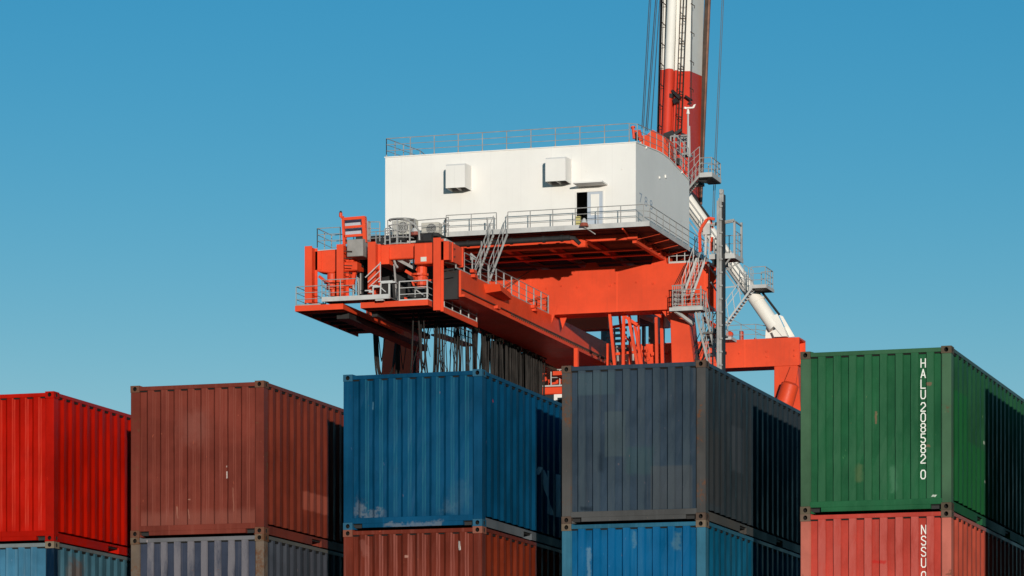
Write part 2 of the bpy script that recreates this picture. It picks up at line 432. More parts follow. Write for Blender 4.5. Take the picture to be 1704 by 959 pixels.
def container(loc, mats, label, group, front=(0.105, 0.02, 0.105), pitch=0.36, seed=1, lettering=None, length=CL, detail=True):
    """mats: dict wall, side, post, casting, rail, sill, rail_low"""
    rng = random.Random(seed)
    root = empty("shipping_container", loc)
    tag(root, label, "container", group)
    W, H, L = CW, CH, length
    O = Vector(loc)
    def mbw(): return MB()
    def put(mb, name, m, bevel=0.0, smooth=False, parent=None):
        mb.v = [tuple(Vector(p) + O) for p in mb.v]
        return mb.build(name, m, parent or root, bevel, smooth)
    pw = 0.155; pd = 0.20                                   # corner post width on the end, depth on the side
    a, s, b = front
    # end walls
    prof = corrugate(pw, W - pw, a, s, b, True, 0.016, 0.058)
    m = mbw(); sheet(m, prof, 0.185, H - 0.088, lambda t, d, z: (t, d, z), rng, 0.0022, 9)
    put(m, "front_wall", mats['wall'])
    m = mbw(); sheet(m, prof, 0.185, H - 0.088, lambda t, d, z: (t, L - d, z))
    put(m, "rear_wall", mats['wall'])
    # side walls
    sa = pitch * 0.29; ssl = pitch * 0.21
    sprof = corrugate(pd, L - pd, sa, ssl, pitch - sa - 2 * ssl, True, 0.006, 0.042)
    for sx in (1, 0):
        m = mbw()
        sheet(m, sprof, 0.19, H - 0.075, (lambda t, d, z: (W - d, t, z)) if sx else (lambda t, d, z: (d, t, z)), rng, 0.0015, 7)
        put(m, "side_wall", mats['side'])
    # roof and floor
    m = mbw(); sheet(m, corrugate(0.06, L - 0.06, 0.09, 0.03, 0.12, True, 0.012, 0.03), 0.03, W - 0.03, lambda t, d, z: (z, t, H - 0.03 - d))
    put(m, "roof", mats['wall'])
    m = mbw(); m.box(0.05, W - 0.05, 0.05, L - 0.05, 0.09, 0.15); put(m, "floor", mats['dark'])
    # corner posts (a folded section with a small step on the end face)
    for x0 in (0, 1):
        for y0 in (0, 1):
            m = mbw()
            xa, xb = (0.004, pw) if not x0 else (W - pw, W - 0.004)
            ya, yb = (0.006, pd) if not y0 else (L - pd, L - 0.006)
            m.box(xa, xb, ya, yb, 0.118, H - 0.118)
            xe = pw if not x0 else W - pw
            m.box(xe - 0.012, xe + 0.012, ya + (0.018 if not y0 else 0), yb - (0 if not y0 else 0.018), 0.13, H - 0.1)
            put(m, "corner_post", mats['post'], 0.006)
    # corner castings
    cl, cw = 0.178 * SS, 0.165
    for x0 in (0, 1):
        for y0 in (0, 1):
            for z0 in (0, 1):
                xa, xb = (0, cw) if not x0 else (W - cw, W)
                ya, yb = (0, cl) if not y0 else (L - cl, L)
                za, zb = (0.0, 0.118) if not z0 else (H - 0.118, H - 0.002)
                bb, cc = casting(xa, xb, ya, yb, za, zb, -1 if not y0 else 1, 1 if x0 else -1, (0.034, 0.038))
                o = put(bb, "corner_casting", mats['casting'])
                put(cc, "aperture", M_HOLE_SHADE, parent=o)
    # top rails / headers
    for y0, y1 in ((0.010, 0.075), (L - 0.075, L - 0.010)):
        m = mbw(); m.box(cw, W - cw, y0, y1, H - 0.090, H - 0.022)
        m.hexa([(cw, y0, H - 0.024), (cw + 0.07, y0, H - 0.024), (cw + 0.07, y1, H - 0.024), (cw, y1, H - 0.024)],
               [(cw, y0, H - 0.006), (cw + 0.012, y0, H - 0.006), (cw + 0.012, y1, H - 0.006), (cw, y1, H - 0.006)])
        put(m, "header_rail", mats['rail'], 0.004)
    for x0, x1 in ((0.004, 0.064), (W - 0.064, W - 0.004)):
        m = mbw(); m.box(x0, x1, cl, L - cl, H - 0.078, H - 0.016); put(m, "top_rail", mats['rail_top'], 0.004)
    for y0, y1 in ((0.040, 0.056), (L - 0.056, L - 0.040)):   # dark strips standing in for shade under the header, above the recesses
        m = mbw(); m.box(pw + 0.004, W - pw - 0.004, y0, y1, H - 0.112, H - 0.0885); put(m, "header_shade", M_HOLE_SHADE)
    for x0, x1 in ((0.022, 0.040), (W - 0.040, W - 0.022)):
        m = mbw(); m.box(x0, x1, pd + 0.01, L - pd - 0.01, H - 0.112, H - 0.0785); put(m, "rail_shade", M_HOLE_SHADE)  # dark strip in place of the shade under each side rail
    # end sills with lashing notches beside the castings
    for y0, y1 in ((0.008, 0.10), (L - 0.10, L - 0.008)):
        m = mbw(); nw = 0.17
        m.box(pw, W - pw, y0, y1, 0.098, 0.192)
        m.box(cw + nw, W - cw - nw, y0, y1, 0.026, 0.100)
        for xa, xb in ((cw, cw + 0.055), (W - cw - 0.055, W - cw)):      # small gussets at the castings
            if xa < W / 2: m.prism([(cw, 0.0), (cw + 0.075, 0.0), (cw, 0.05)], y0 + 0.02, y1)
            else: m.prism([(W - cw, 0.0), (W - cw, 0.05), (W - cw - 0.03, 0.0)], y0 + 0.02, y1)
        put(m, "end_sill", mats['sill'], 0.004)
        m = mbw(); m.box(cw, W - cw, y1 if y0 < 1 else y0 - 0.02, (y1 + 0.02) if y0 < 1 else y0, 0.03, 0.19); put(m, "sill_web", mats['dark'])
    # bottom side rails with fork pockets
    mid = L / 2; half = 0.18 * SS; pks = (mid - 1.025 * SS, mid + 1.025 * SS)
    for sx in (1, 0):
        x1 = W - 0.020 if sx else 0.020; x0 = x1 - 0.05 if sx else x1 + 0.05
        m = mbw()
        cuts = [cl] + [q for p in pks for q in (p - half, p + half)] + [L - cl]
        for i in range(0, len(cuts), 2): m.box(x0, x1, cuts[i], cuts[i + 1], 0.012, 0.160)
        for p in pks: m.box(x0, x1, p - half, p + half, 0.118, 0.160)
        put(m, "bottom_rail", mats['rail_low'], 0.003)
        for p in pks:
            m = mbw(); xi = x0 - 0.6 if sx else x0 + 0.6
            pr = [(p - half, 0.020), (p + half, 0.020), (p + half, 0.117), (p - half, 0.117)]
            n = len(pr)
            m.add([(x0, y, z) for y, z in pr] + [(xi, y, z) for y, z in pr],
                  [(i, (i + 1) % n, (i + 1) % n + n, i + n) for i in range(n)] + [(4, 5, 6, 7)])
            put(m, "fork_pocket", mats['rail_low'])
    if lettering:
        put(lettering(), "lettering", M_LETTER)
    return root

def cset(name, base, rust=0.12, post=None, casting=None, rail=None, sill=None, low=None, top=None, seed=1.0, front_p=(), side_p=(), rub=None,
         streak=0.25, chips=0.3, edge_rust=0.5, rough=0.45, chalk=None, side=None, ridge=None):
    d = {}
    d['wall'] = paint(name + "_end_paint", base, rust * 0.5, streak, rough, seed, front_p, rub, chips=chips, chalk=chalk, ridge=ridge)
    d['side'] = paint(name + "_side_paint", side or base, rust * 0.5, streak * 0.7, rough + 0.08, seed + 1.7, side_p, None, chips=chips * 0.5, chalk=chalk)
    d['post'] = paint(name + "_post_paint", post or base, edge_rust, streak, rough, seed + 3.1, chips=chips, bump=0.1, chalk=chalk)
    d['casting'] = paint(name + "_casting_paint", casting or base, edge_rust * 1.1, 0.3, 0.6, seed + 4.4, chips=0.4, bump=0.2)
    d['rail'] = paint(name + "_header_paint", rail or base, rust, streak, rough, seed + 5.2, chips=chips, bump=0.1, chalk=chalk)
    d['rail_top'] = paint(name + "_top_rail_paint", top or rail or base, rust, streak, rough, seed + 5.9, chips=chips, bump=0.1, chalk=chalk)
    d['sill'] = paint(name + "_sill_paint", sill or base, rust * 1.2, streak, rough, seed + 6.6, chips=chips, bump=0.15, chalk=chalk)
    d['rail_low'] = paint(name + "_bottom_rail_paint", low or base, rust, streak, rough + 0.1, seed + 7.3, chips=chips, bump=0.1, chalk=chalk)
    d['dark'] = M_DARK
    return d

XS = [-29.200, -25.236, -21.285, -17.498, -13.390, -9.56]
YS = [58.999, 58.773, 58.520, 58.575, 58.128, 58.13]
def ZT(t): return t * CH
TOP = "containers on the top tier of the stacks"
SEC = "containers on the second tier of the stacks"
WIDE = (0.062, 0.052, 0.084)      # profile with broad slopes
FLAT = (0.105, 0.018, 0.109)      # profile with steep slopes

GREYW = (0.26, 0.25, 0.24)
BROWN_R = (0.22, 0.10, 0.065)
# red
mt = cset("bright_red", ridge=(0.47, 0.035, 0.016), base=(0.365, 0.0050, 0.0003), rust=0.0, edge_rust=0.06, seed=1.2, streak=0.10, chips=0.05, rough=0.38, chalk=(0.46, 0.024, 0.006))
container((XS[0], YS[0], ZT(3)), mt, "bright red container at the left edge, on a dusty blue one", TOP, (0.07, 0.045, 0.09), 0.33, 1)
# dark reddish brown
pal = (0.36, 0.16, 0.11)
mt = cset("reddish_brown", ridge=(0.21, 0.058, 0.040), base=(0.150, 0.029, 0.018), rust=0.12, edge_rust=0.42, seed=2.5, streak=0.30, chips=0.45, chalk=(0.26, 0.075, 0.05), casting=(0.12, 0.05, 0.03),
    side=(0.15, 0.026, 0.014),
    front_p=[('x', 1.735, 1.762, 0.96, 1.08, 0.005, (0.55, 0.45, 0.40), 0.8, 0, 0.03), ('x', 1.735, 1.75, 1.15, 1.18, 0.005, (0.45, 0.35, 0.30), 0.7, 0, 0.03), ('x', 1.05, 1.10, 0.61, 0.635, 0.005, pal, 0.7, 0.3, 0.04), ('x', 1.07, 1.09, 0.30, 0.46, 0.006, pal, 0.7, 0.2, 0.05),
             ('x', 0.85, 0.88, 0.3, 0.5, 0.006, pal, 0.6, 0.1, 0.05), ('x', 1.88, 1.895, 0.4, 0.8, 0.006, pal, 0.3, 0.05, 0.05), ('x', 0.95, 1.4, 1.6, 2.1, 0.2, (0.20, 0.062, 0.045), 0.7, 0, 0.3),
             ('x', 0.0, 2.3, 0.15, 0.42, 0.08, (0.20, 0.06, 0.042), 0.6, 0, 0.1)],
    side_p=[('y', 1.96, 3.32, 0.60, 0.92, 0.02, (0.25, 0.062, 0.040), 0.75, 0.0, 0.03)])
container((XS[1], YS[1], ZT(3)), mt, "dark reddish brown container with a pale rectangle on its side", TOP, (0.085, 0.038, 0.085), 0.33, 2)
# deep blue
scf = (0.19, 0.20, 0.21)
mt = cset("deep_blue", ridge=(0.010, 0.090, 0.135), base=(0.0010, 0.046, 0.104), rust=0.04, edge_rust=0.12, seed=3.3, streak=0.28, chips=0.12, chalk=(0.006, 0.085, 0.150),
    low=(0.11, 0.12, 0.13), casting=(0.02, 0.085, 0.14),
    front_p=[('x', 0.22, 0.38, 0.25, 0.45, 0.09, scf, 0.34, 0.3, 0.45), ('x', 0.30, 0.72, 0.20, 0.30, 0.07, scf, 0.38, 0.5, 0.45), ('x', 1.75, 2.00, 0.25, 0.42, 0.10, (0.07, 0.13, 0.17), 0.35, 0, 0.4),
             ('x', 1.9, 2.2, 0.3, 0.70, 0.12, (0.03, 0.09, 0.14), 0.35, 0, 0.4), ('x', 0.5, 0.53, 2.0, 2.12, 0.01, (0.08, 0.2, 0.28), 0.8, 0, 0.03)],
    side_p=[('y', 3.13, 3.30, 1.18, 1.32, 0.01, (0.50, 0.58, 0.62), 0.95, -1.1, 0.0), ('y', 3.74, 3.92, 0.55, 1.30, 0.008, (0.50, 0.58, 0.62), 0.95, 0, 0.0),
            ('y', 3.90, 4.12, 0.55, 1.30, 0.008, (0.50, 0.58, 0.62), 0.95, 0.62, 0.0), ('y', 4.36, 4.55, 0.55, 1.30, 0.008, (0.50, 0.58, 0.62), 0.95, 0, 0.0),
            ('y', 0.66, 0.75, 2.13, 2.18, 0.01, (0.45, 0.03, 0.03), 0.9, 0.8, 0.03)])
mt['sill'] = paint("deep_blue_sill_scuffed", (0.0012, 0.050, 0.112), 0.1, 0.25, 0.45, 9.1, [('x', 0.72, 1.75, 0.0, 0.085, 0.03, scf, 0.42, 0, 0.2)], chips=0.2, bump=0.15)
container((XS[2], YS[2], ZT(3)), mt, "deep blue container with grey scuffs along the bottom of its end wall", TOP, WIDE, 0.36, 3)
# charcoal navy
tl = (0.045, 0.075, 0.088)
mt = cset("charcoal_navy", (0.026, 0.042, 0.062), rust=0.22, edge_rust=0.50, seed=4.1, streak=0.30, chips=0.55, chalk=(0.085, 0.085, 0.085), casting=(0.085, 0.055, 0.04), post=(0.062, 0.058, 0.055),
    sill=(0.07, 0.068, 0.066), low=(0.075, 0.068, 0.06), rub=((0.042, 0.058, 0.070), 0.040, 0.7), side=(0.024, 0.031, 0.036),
    front_p=[('x', 0.25, 0.90, 2.10, 2.46, 0.02, tl, 0.55, 0, 0.02), ('x', 0.72, 1.08, 1.08, 1.82, 0.02, (0.052, 0.072, 0.078), 0.55, 0, 0.02), ('x', 1.10, 1.55, 0.78, 1.22, 0.05, (0.028, 0.064, 0.066), 0.38, 0, 0.12),
             ('x', 0.63, 0.69, 0.84, 1.14, 0.05, (0.012, 0.020, 0.030), 0.8, 0, 0.05), ('x', 1.28, 1.34, 1.84, 2.02, 0.05, (0.016, 0.026, 0.036), 0.6, 0, 0.05), ('x', 1.5, 2.2, 0.2, 0.9, 0.02, (0.062, 0.066, 0.068), 0.5, 0, 0.02),
             ('x', 0.33, 0.52, 0.20, 0.27, 0.02, (0.012, 0.020, 0.030), 0.9, 0.3, 0.08)],
    side_p=[('y', 0.2, 1.2, 0.3, 1.5, 0.02, (0.030, 0.030, 0.030), 0.6, 0, 0.03), ('y', 1.9, 2.7, 1.0, 1.75, 0.02, (0.040, 0.048, 0.056), 0.6, 0, 0.02)])
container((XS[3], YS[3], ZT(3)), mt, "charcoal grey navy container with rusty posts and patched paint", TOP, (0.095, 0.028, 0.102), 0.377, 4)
# green with lettering
def green_text():
    s0 = 17.0 / 103.4
    cs = []
    for i, ch in enumerate("HALU"): cs.append((ch, (0.17 if i == 0 else 0) * 0 + i * 0.1655))
    for i, ch in enumerate("208582"): cs.append((ch, 0.695 + i * 0.1640))
    cs.append(("0", 1.762))
    return text_mesh(cs, 1.934, 2.412, 0, 0.150, 0.086, 0.054)
mt = cset("dark_green", (0.013, 0.088, 0.034), rust=0.14, edge_rust=0.36, seed=5.7, streak=0.14, chips=0.5, chalk=(0.06, 0.16, 0.085), post=(0.048, 0.105, 0.055), casting=(0.085, 0.065, 0.042), rail=(0.030, 0.095, 0.045),
    top=(0.045, 0.075, 0.06), rub=((0.027, 0.102, 0.046), 0.040, 0.85), side=(0.017, 0.080, 0.032),
    front_p=[('x', 2.11, 2.17, 0.215, 0.25, 0.006, (0.60, 0.62, 0.55), 0.8, -0.9, 0.02), ('x', 1.57, 1.63, 0.08, 0.13, 0.01, (0.45, 0.45, 0.38), 0.8, 0, 0.04), ('x', 2.02, 2.12, 1.98, 2.02, 0.01, BROWN_R, 0.6, 0, 0.06),
             ('x', 2.03, 2.10, 1.0, 1.04, 0.01, BROWN_R, 0.6, 0, 0.06), ('x', 1.2, 1.23, 1.4, 1.6, 0.01, BROWN_R, 0.6, 0, 0.05), ('x', 0.9, 1.0, 0.5, 0.75, 0.04, (0.10, 0.14, 0.06), 0.5, 0, 0.1),
             ('x', 1.45, 1.55, 0.3, 0.75, 0.04, (0.06, 0.17, 0.09), 0.6, 0, 0.15)],
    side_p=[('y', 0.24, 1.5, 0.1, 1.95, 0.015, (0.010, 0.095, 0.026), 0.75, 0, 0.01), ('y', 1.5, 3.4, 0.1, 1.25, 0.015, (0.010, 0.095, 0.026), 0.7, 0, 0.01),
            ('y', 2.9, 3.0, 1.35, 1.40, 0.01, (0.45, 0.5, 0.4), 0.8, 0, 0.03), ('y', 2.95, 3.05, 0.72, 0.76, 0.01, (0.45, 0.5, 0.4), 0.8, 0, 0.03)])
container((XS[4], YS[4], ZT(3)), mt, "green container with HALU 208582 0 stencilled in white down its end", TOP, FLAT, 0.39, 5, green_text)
# neighbour whose shadow falls on the green side
mt = cset("slate", (0.10, 0.12, 0.14), seed=6.3)
container((XS[5], YS[5], ZT(3)), mt, "slate grey container just beyond the right edge, on the top tier", TOP, FLAT, 0.36, 6)

# second tier
mt = cset("dusty_blue", (0.045, 0.150, 0.235), rust=0.18, edge_rust=0.10, seed=7.2, streak=0.45, chips=0.35, chalk=(0.16, 0.24, 0.28), post=(0.001, 0.012, 0.032), casting=(0.16, 0.12, 0.08), top=(0.12, 0.13, 0.13), rail=(0.14, 0.16, 0.16), side=(0.040, 0.105, 0.14),
    side_p=[('y', 0.7, 1.3, 1.85, 2.35, 0.10, (0.11, 0.075, 0.06), 0.8, 0, 0.35), ('y', 0.5, 0.75, 0.4, 2.2, 0.05, (0.12, 0.13, 0.13), 0.7, 0, 0.2)])
container((XS[0], YS[0], ZT(2)), mt, "dusty blue container under the bright red one", SEC, (0.085, 0.03, 0.09), 0.33, 7)
mt = cset("slate_violet", (0.034, 0.041, 0.064), rust=0.22, edge_rust=0.62, seed=8.8, streak=0.35, chips=0.5, chalk=(0.12, 0.11, 0.12), post=(0.13, 0.095, 0.07), casting=(0.13, 0.09, 0.06), rail=(0.13, 0.125, 0.13), top=(0.10, 0.095, 0.085),
    rub=((0.155, 0.140, 0.150), 0.045, 0.9), side=(0.045, 0.050, 0.062))
container((XS[1], YS[1], ZT(2)), mt, "faded slate violet container with rust streaked posts under the brown one", SEC, (0.105, 0.018, 0.105), 0.33, 8)
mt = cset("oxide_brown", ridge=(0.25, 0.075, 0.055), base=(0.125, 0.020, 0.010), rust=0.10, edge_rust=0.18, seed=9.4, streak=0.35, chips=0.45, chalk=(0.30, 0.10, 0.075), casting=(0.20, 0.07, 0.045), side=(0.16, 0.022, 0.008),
    front_p=[('x', 2.02, 2.06, 2.20, 2.36, 0.006, (0.62, 0.56, 0.5), 0.9, 0.05, 0.05), ('x', 0.35, 0.45, 2.15, 2.4, 0.03, (0.24, 0.08, 0.06), 0.45, 0.3, 0.2), ('x', 1.08, 1.14, 2.10, 2.14, 0.01, (0.4, 0.2, 0.15), 0.8, 0, 0.04)])
container((XS[2], YS[2], ZT(2)), mt, "oxide brown container with pale scratches under the deep blue one", SEC, WIDE, 0.36, 9)
mt = cset("bright_blue", (0.001, 0.076, 0.180), rust=0.10, edge_rust=0.22, seed=10.6, streak=0.35, chips=0.35, chalk=(0.06, 0.18, 0.25), casting=(0.15, 0.11, 0.075), post=(0.03, 0.12, 0.18), rail=(0.02, 0.10, 0.16), side=(0.003, 0.075, 0.14),
    rub=((0.003, 0.090, 0.215), 0.040, 0.6),
    front_p=[('x', 0.42, 0.48, 1.4, 2.2, 0.02, (0.14, 0.24, 0.30), 0.5, 0, 0.12), ('x', 1.2, 1.26, 2.2, 2.45, 0.02, (0.08, 0.18, 0.24), 0.5, 0, 0.14), ('x', 1.9, 2.0, 2.1, 2.4, 0.04, (0.08, 0.16, 0.19), 0.45, 0, 0.25)])
container((XS[3], YS[3], ZT(2)), mt, "bright blue container under the charcoal navy one", SEC, (0.095, 0.028, 0.102), 0.377, 10)
def salmon_text():
    return text_mesh([(ch, i * 0.1745) for i, ch in enumerate("NSSU")] + [("0", 0.735)] + [(ch, 0.735 + 0.1745 * (i + 1)) for i, ch in enumerate("0000000"[:0])], 1.942, 2.372, 0, 0.155, 0.086, 0.054)
mt = cset("faded_salmon", (0.43, 0.048, 0.032), rust=0.03, edge_rust=0.26, seed=11.9, streak=0.12, chips=0.15, chalk=(0.52, 0.17, 0.13), post=(0.44, 0.12, 0.085), casting=(0.13, 0.085, 0.06), rub=((0.44, 0.085, 0.066), 0.040, 0.95), top=(0.36, 0.11, 0.09),
    side=(0.44, 0.075, 0.045), front_p=[('x', 1.15, 1.38, 1.77, 1.83, 0.015, (0.45, 0.02, 0.015), 0.8, -0.2, 0.1)])
container((XS[4], YS[4], ZT(2)), mt, "faded salmon red container stencilled NSSU under the green one", SEC, FLAT, 0.39, 11, salmon_text)
mt = cset("slate_low", (0.09, 0.06, 0.05), seed=12.3)
container((XS[5], YS[5], ZT(2)), mt, "dull brown container just beyond the right edge, on the second tier", SEC, FLAT, 0.36, 12)

# the two tiers below the picture: plain copies that carry the stacks
low = [cset("low_%d" % i, c, seed=20 + i) for i, c in enumerate([(0.12, 0.03, 0.02), (0.02, 0.06, 0.12), (0.10, 0.11, 0.12)])]
nm = ["red brown", "dark blue", "grey"]
proto = {}
def copy_tree(o, parent=None):
    c = o.copy(); sc.collection.objects.link(c); c.parent = parent
    for ch in o.children: copy_tree(ch, c)
    return c
ordn = ["leftmost", "second", "third", "fourth", "fifth", "sixth"]
for tier in (1, 0):
    for i in range(6):
        k = (i * 2 + tier) % 3
        loc = (XS[i], YS[i], ZT(tier))
        lab = "%s container %s the %s stack from the left" % (nm[k], "on the third tier of" if tier else "on the ground at the foot of", ordn[i])
        if k not in proto:
            proto[k] = container(loc, low[k], lab, "containers on the lower tiers", FLAT, 0.36, 30 + k)
        else:
            c = copy_tree(proto[k]); c.location = loc; c["label"] = lab
# ------------------------------------------------------------------ ship-to-shore crane
CR = empty("gantry_crane", (-68.4, 222.0, 0))
tag(CR, "tall orange gantry crane with a white machinery house and raised red and white boom", "crane")
def clusters(mb, tol=0.03):
    """groups of faces whose boxes touch"""
    n = len(mb.v); par = list(range(n))
    def find(i):
        while par[i] != i: par[i] = par[par[i]]; i = par[i]
        return i
    for f in mb.f:
        a = find(f[0])
        for i in f[1:]:
            b = find(i)
            if a != b: par[b] = a
    comp = {}
    for i in range(n): comp.setdefault(find(i), []).append(i)
    boxes = []
    for ids in comp.values():
        vs = [mb.v[i] for i in ids]
        boxes.append(([min(v[k] for v in vs) - tol for k in range(3)], [max(v[k] for v in vs) + tol for k in range(3)], ids))
    m = len(boxes); p2 = list(range(m))
    def f2(i):
        while p2[i] != i: i = p2[i]
        return i
    for i in range(m):
        for j in range(i + 1, m):
            A, B_ = boxes[i], boxes[j]
            if all(A[0][k] <= B_[1][k] and B_[0][k] <= A[1][k] for k in range(3)):
                a, b = f2(i), f2(j)
                if a != b: p2[max(a, b)] = min(a, b)
    owner = {}
    for i in range(m):
        for v in boxes[i][2]: owner[v] = f2(i)
    out = {}
    for f in mb.f:
        q = out.setdefault(owner[f[0]], (MB(), {}))
        idx = []
        for i in f:
            if i not in q[1]: q[1][i] = len(q[0].v); q[0].v.append(mb.v[i])
            idx.append(q[1][i])
        q[0].f.append(tuple(idx))
    return [q[0] for q in out.values()]
WHOLE = {"festoon_cable", "boom_ladder", "boom_conduit"}
def part(mb, name, m, parent=None, bevel=0.0, smooth=False):
    if name in WHOLE: return mb.build(name, m, parent or CR, bevel, smooth)
    os = [c.build(name, m, parent or CR, bevel, smooth) for c in clusters(mb)]
    return os[0]

def railing(path, h=1.1, sp=1.5, r=0.03, mids=2, toe=0.0, close=False, mb=None, skip_first=False, rail_r=None):
    mb = mb or MB(); path = [Vector(p) for p in path]; rr = rail_r or r * 0.85
    for i in range(len(path) - 1):
        a, b = path[i], path[i + 1]; L = (b - a).length; n = max(1, round(L / sp))
        for k in range(0 if i == 0 and not skip_first else 1, n + 1):
            p = a.lerp(b, k / n); mb.tube(p, p + Vector((0, 0, h)), r, 5)
        for j in range(mids + 1):
            z = Vector((0, 0, h * (1 - j / (mids + 1)))); mb.tube(a + z, b + z, rr if j == 0 else rr * 0.75, 5)
        if toe: mb.bar(a + Vector((0, 0, toe / 2)), b + Vector((0, 0, toe / 2)), 0.02, toe)
    return mb

def stair(a, b, w, n=12, rail=True, wdir=None, rh=1.0, mb=None):
    """stair flight from a (low) to b (high); w = width vector"""
    mb = mb or MB(); a, b, w = Vector(a), Vector(b), Vector(w)
    for q in (Vector((0, 0, 0)), w): mb.bar(a + q, b + q, 0.04, 0.13)
    run = (b - a); run.z = 0; run = run.normalized() * 0.17 if run.length > 0.01 else Vector((0, 0.2, 0))
    for k in range(1, n):
        p = a.lerp(b, k / n)
        mb.add([p - run / 2, p + run / 2, p + w + run / 2, p + w - run / 2], [(0, 1, 2, 3)])
        q = p - Vector((0, 0, 0.035)); mb.add([q - run / 2, q + run / 2, q + w + run / 2, q + w - run / 2], [(3, 2, 1, 0)])
    if rail:
        up = Vector((0, 0, rh))
        for q in (Vector((0, 0, 0)), w):
            mb.tube(a + q + up, b + q + up, 0.026, 5); mb.tube(a + q + up * 0.5, b + q + up * 0.5, 0.018, 5)
            for k in range(0, 5):
                p = a.lerp(b, k / 4) + q; mb.tube(p, p + up, 0.023, 5)
    return mb

# ---- machinery house -------------------------------------------------------
HX0, HX1, HY0, HY1 = -75.11, -59.31, 214.0, 226.56
HZ0, HZ1, HR = 40.56, 45.56, 46.00
DX0, DX1, DZ1 = P(959, 330, HY0).x, P(1004, 330, HY0).x, P(960, 320, HY0).z
HYM = 220.4
h = MB()
h.box(HX0, DX0, HY0, HY0 + 0.12, HZ0, HZ1); h.box(DX1, HX1, HY0, HY0 + 0.12, HZ0, HZ1); h.box(DX0, DX1, HY0, HY0 + 0.12, DZ1, HZ1)
for x0, x1 in ((HX1 - 0.12, HX1), (HX0, HX0 + 0.12)):
    h.prism_x([(HY0 + 0.122, HZ0), (HY1, HZ0), (HY1, HZ1 - 0.05), (HYM + 1.2, HR - 0.03), (HYM, HR), (HYM - 1.2, HR - 0.03), (HY0 + 0.122, HZ1)], x0, x1)
h.box(HX0 + 0.122, HX1 - 0.122, HY1 - 0.12, HY1, HZ0, HZ1 - 0.06)
house = part(h, "machinery_house", M_WHITE)
r = MB()
prof = [(HY0 - 0.05, HZ1 + 0.003), (HYM - 1.2, HR - 0.027), (HYM, HR + 0.003), (HYM + 1.2, HR - 0.027), (HY1 + 0.05, HZ1 - 0.047)]
r.prism_x(prof + [(y, z + 0.06) for y, z in reversed(prof)], HX0 - 0.04, HX1 + 0.04)
part(r, "roof", M_WHITE, house)
f = MB(); f.box(HX0 + 0.13, HX1 - 0.13, HY0 + 0.13, HY1 - 0.13, HZ0 + 0.002, HZ0 + 0.05); part(f, "house_floor", M_GREYM, house)
def hood(px0, px1, py0, py1):
    a = P(px0, py0, HY0 - 1.25); b = P(px1, py1, HY0 - 1.25)
    m = MB(); y0, y1 = HY0 - 1.25, HY0 - 0.003
    t = 0.04
    m.prism_x([(y0, b.z), (y0, a.z - 0.10), (y0 + 0.10, a.z), (y1, a.z + 0.05), (y1, b.z), (y1 - t, b.z), (y1 - t, a.z - 0.05), (y0 + t, a.z - 0.12), (y0 + t, b.z)], a.x + t, b.x - t)
    m.prism_x([(y0, b.z), (y0, a.z - 0.10), (y0 + 0.10, a.z), (y1, a.z + 0.05), (y1, b.z)], a.x, a.x + t - 0.002)
    m.prism_x([(y0, b.z), (y0, a.z - 0.10), (y0 + 0.10, a.z), (y1, a.z + 0.05), (y1, b.z)], b.x - t + 0.002, b.x)
    m.box((a.x + b.x) / 2 - 0.03, (a.x + b.x) / 2 + 0.03, y0 + t + 0.002, y1 - t - 0.002, b.z + 0.01, b.z + 0.12)
    part(m, "vent_hood", M_WHITE, house)
    m = MB(); m.box(a.x + t + 0.01, b.x - t - 0.01, y0 + t + 0.01, y1 - t - 0.01, b.z + 0.12, b.z + 0.20); part(m, "vent_louvre", M_DARK, house)
hood(741.7, 773.8, 273.5, 311.5); hood(907.5, 941, 262.5, 300.5)
m = MB(); a = P(953, 303, HY0 - 1.2); b = P(1002, 303, HY0 - 1.2); m.box(a.x, b.x, HY0 - 1.2, HY0 - 0.003, a.z - 0.09, a.z); part(m, "door_canopy", M_WHITE, house)
# door: open half and the grey sliding leaf with its rounded pale panel
fz0 = HZ0 + 0.06
xm = P(977.5, 340, HY0).x
m = MB(); y0, y1 = HY0 - 0.05, HY0 + 0.02
m.box(DX0 - 0.05, DX0 + 0.03, y0, y1, HZ0, DZ1 + 0.06); m.box(DX1 - 0.03, DX1 + 0.05, y0, y1, HZ0, DZ1 + 0.06); m.box(DX0 + 0.031, DX1 - 0.031, y0, y1, DZ1 - 0.03, DZ1 + 0.06)
part(m, "door_frame", M_WHITE, house)
m = MB(); m.box(xm, DX1 - 0.035, HY0 - 0.02, HY0 + 0.06, fz0, DZ1 - 0.035); dl = part(m, "door", M_GREYP, house)
m = MB(); w = DX1 - 0.035 - xm; m.box(xm + w * 0.22, xm + w * 0.78, HY0 - 0.045, HY0 - 0.022, fz0 + 0.75, DZ1 - 0.18); part(m, "door_panel", M_WHITE, house, 0.06)
m = MB(); m.box(DX0 + 0.1, xm - 0.05, HY0 + 1.6, HY0 + 1.7, HZ0 + 0.06, DZ1); part(m, "switch_cabinet", M_DARK, house)
m = MB(); m.box(DX0 + 0.06, DX0 + 0.34, HY0 - 0.35, HY0 - 0.15, HZ0 + 0.01, HZ0 + 0.75); part(m, "yellow_locker", metal("sand_yellow_locker", (0.42, 0.36, 0.14), 0.6), house)
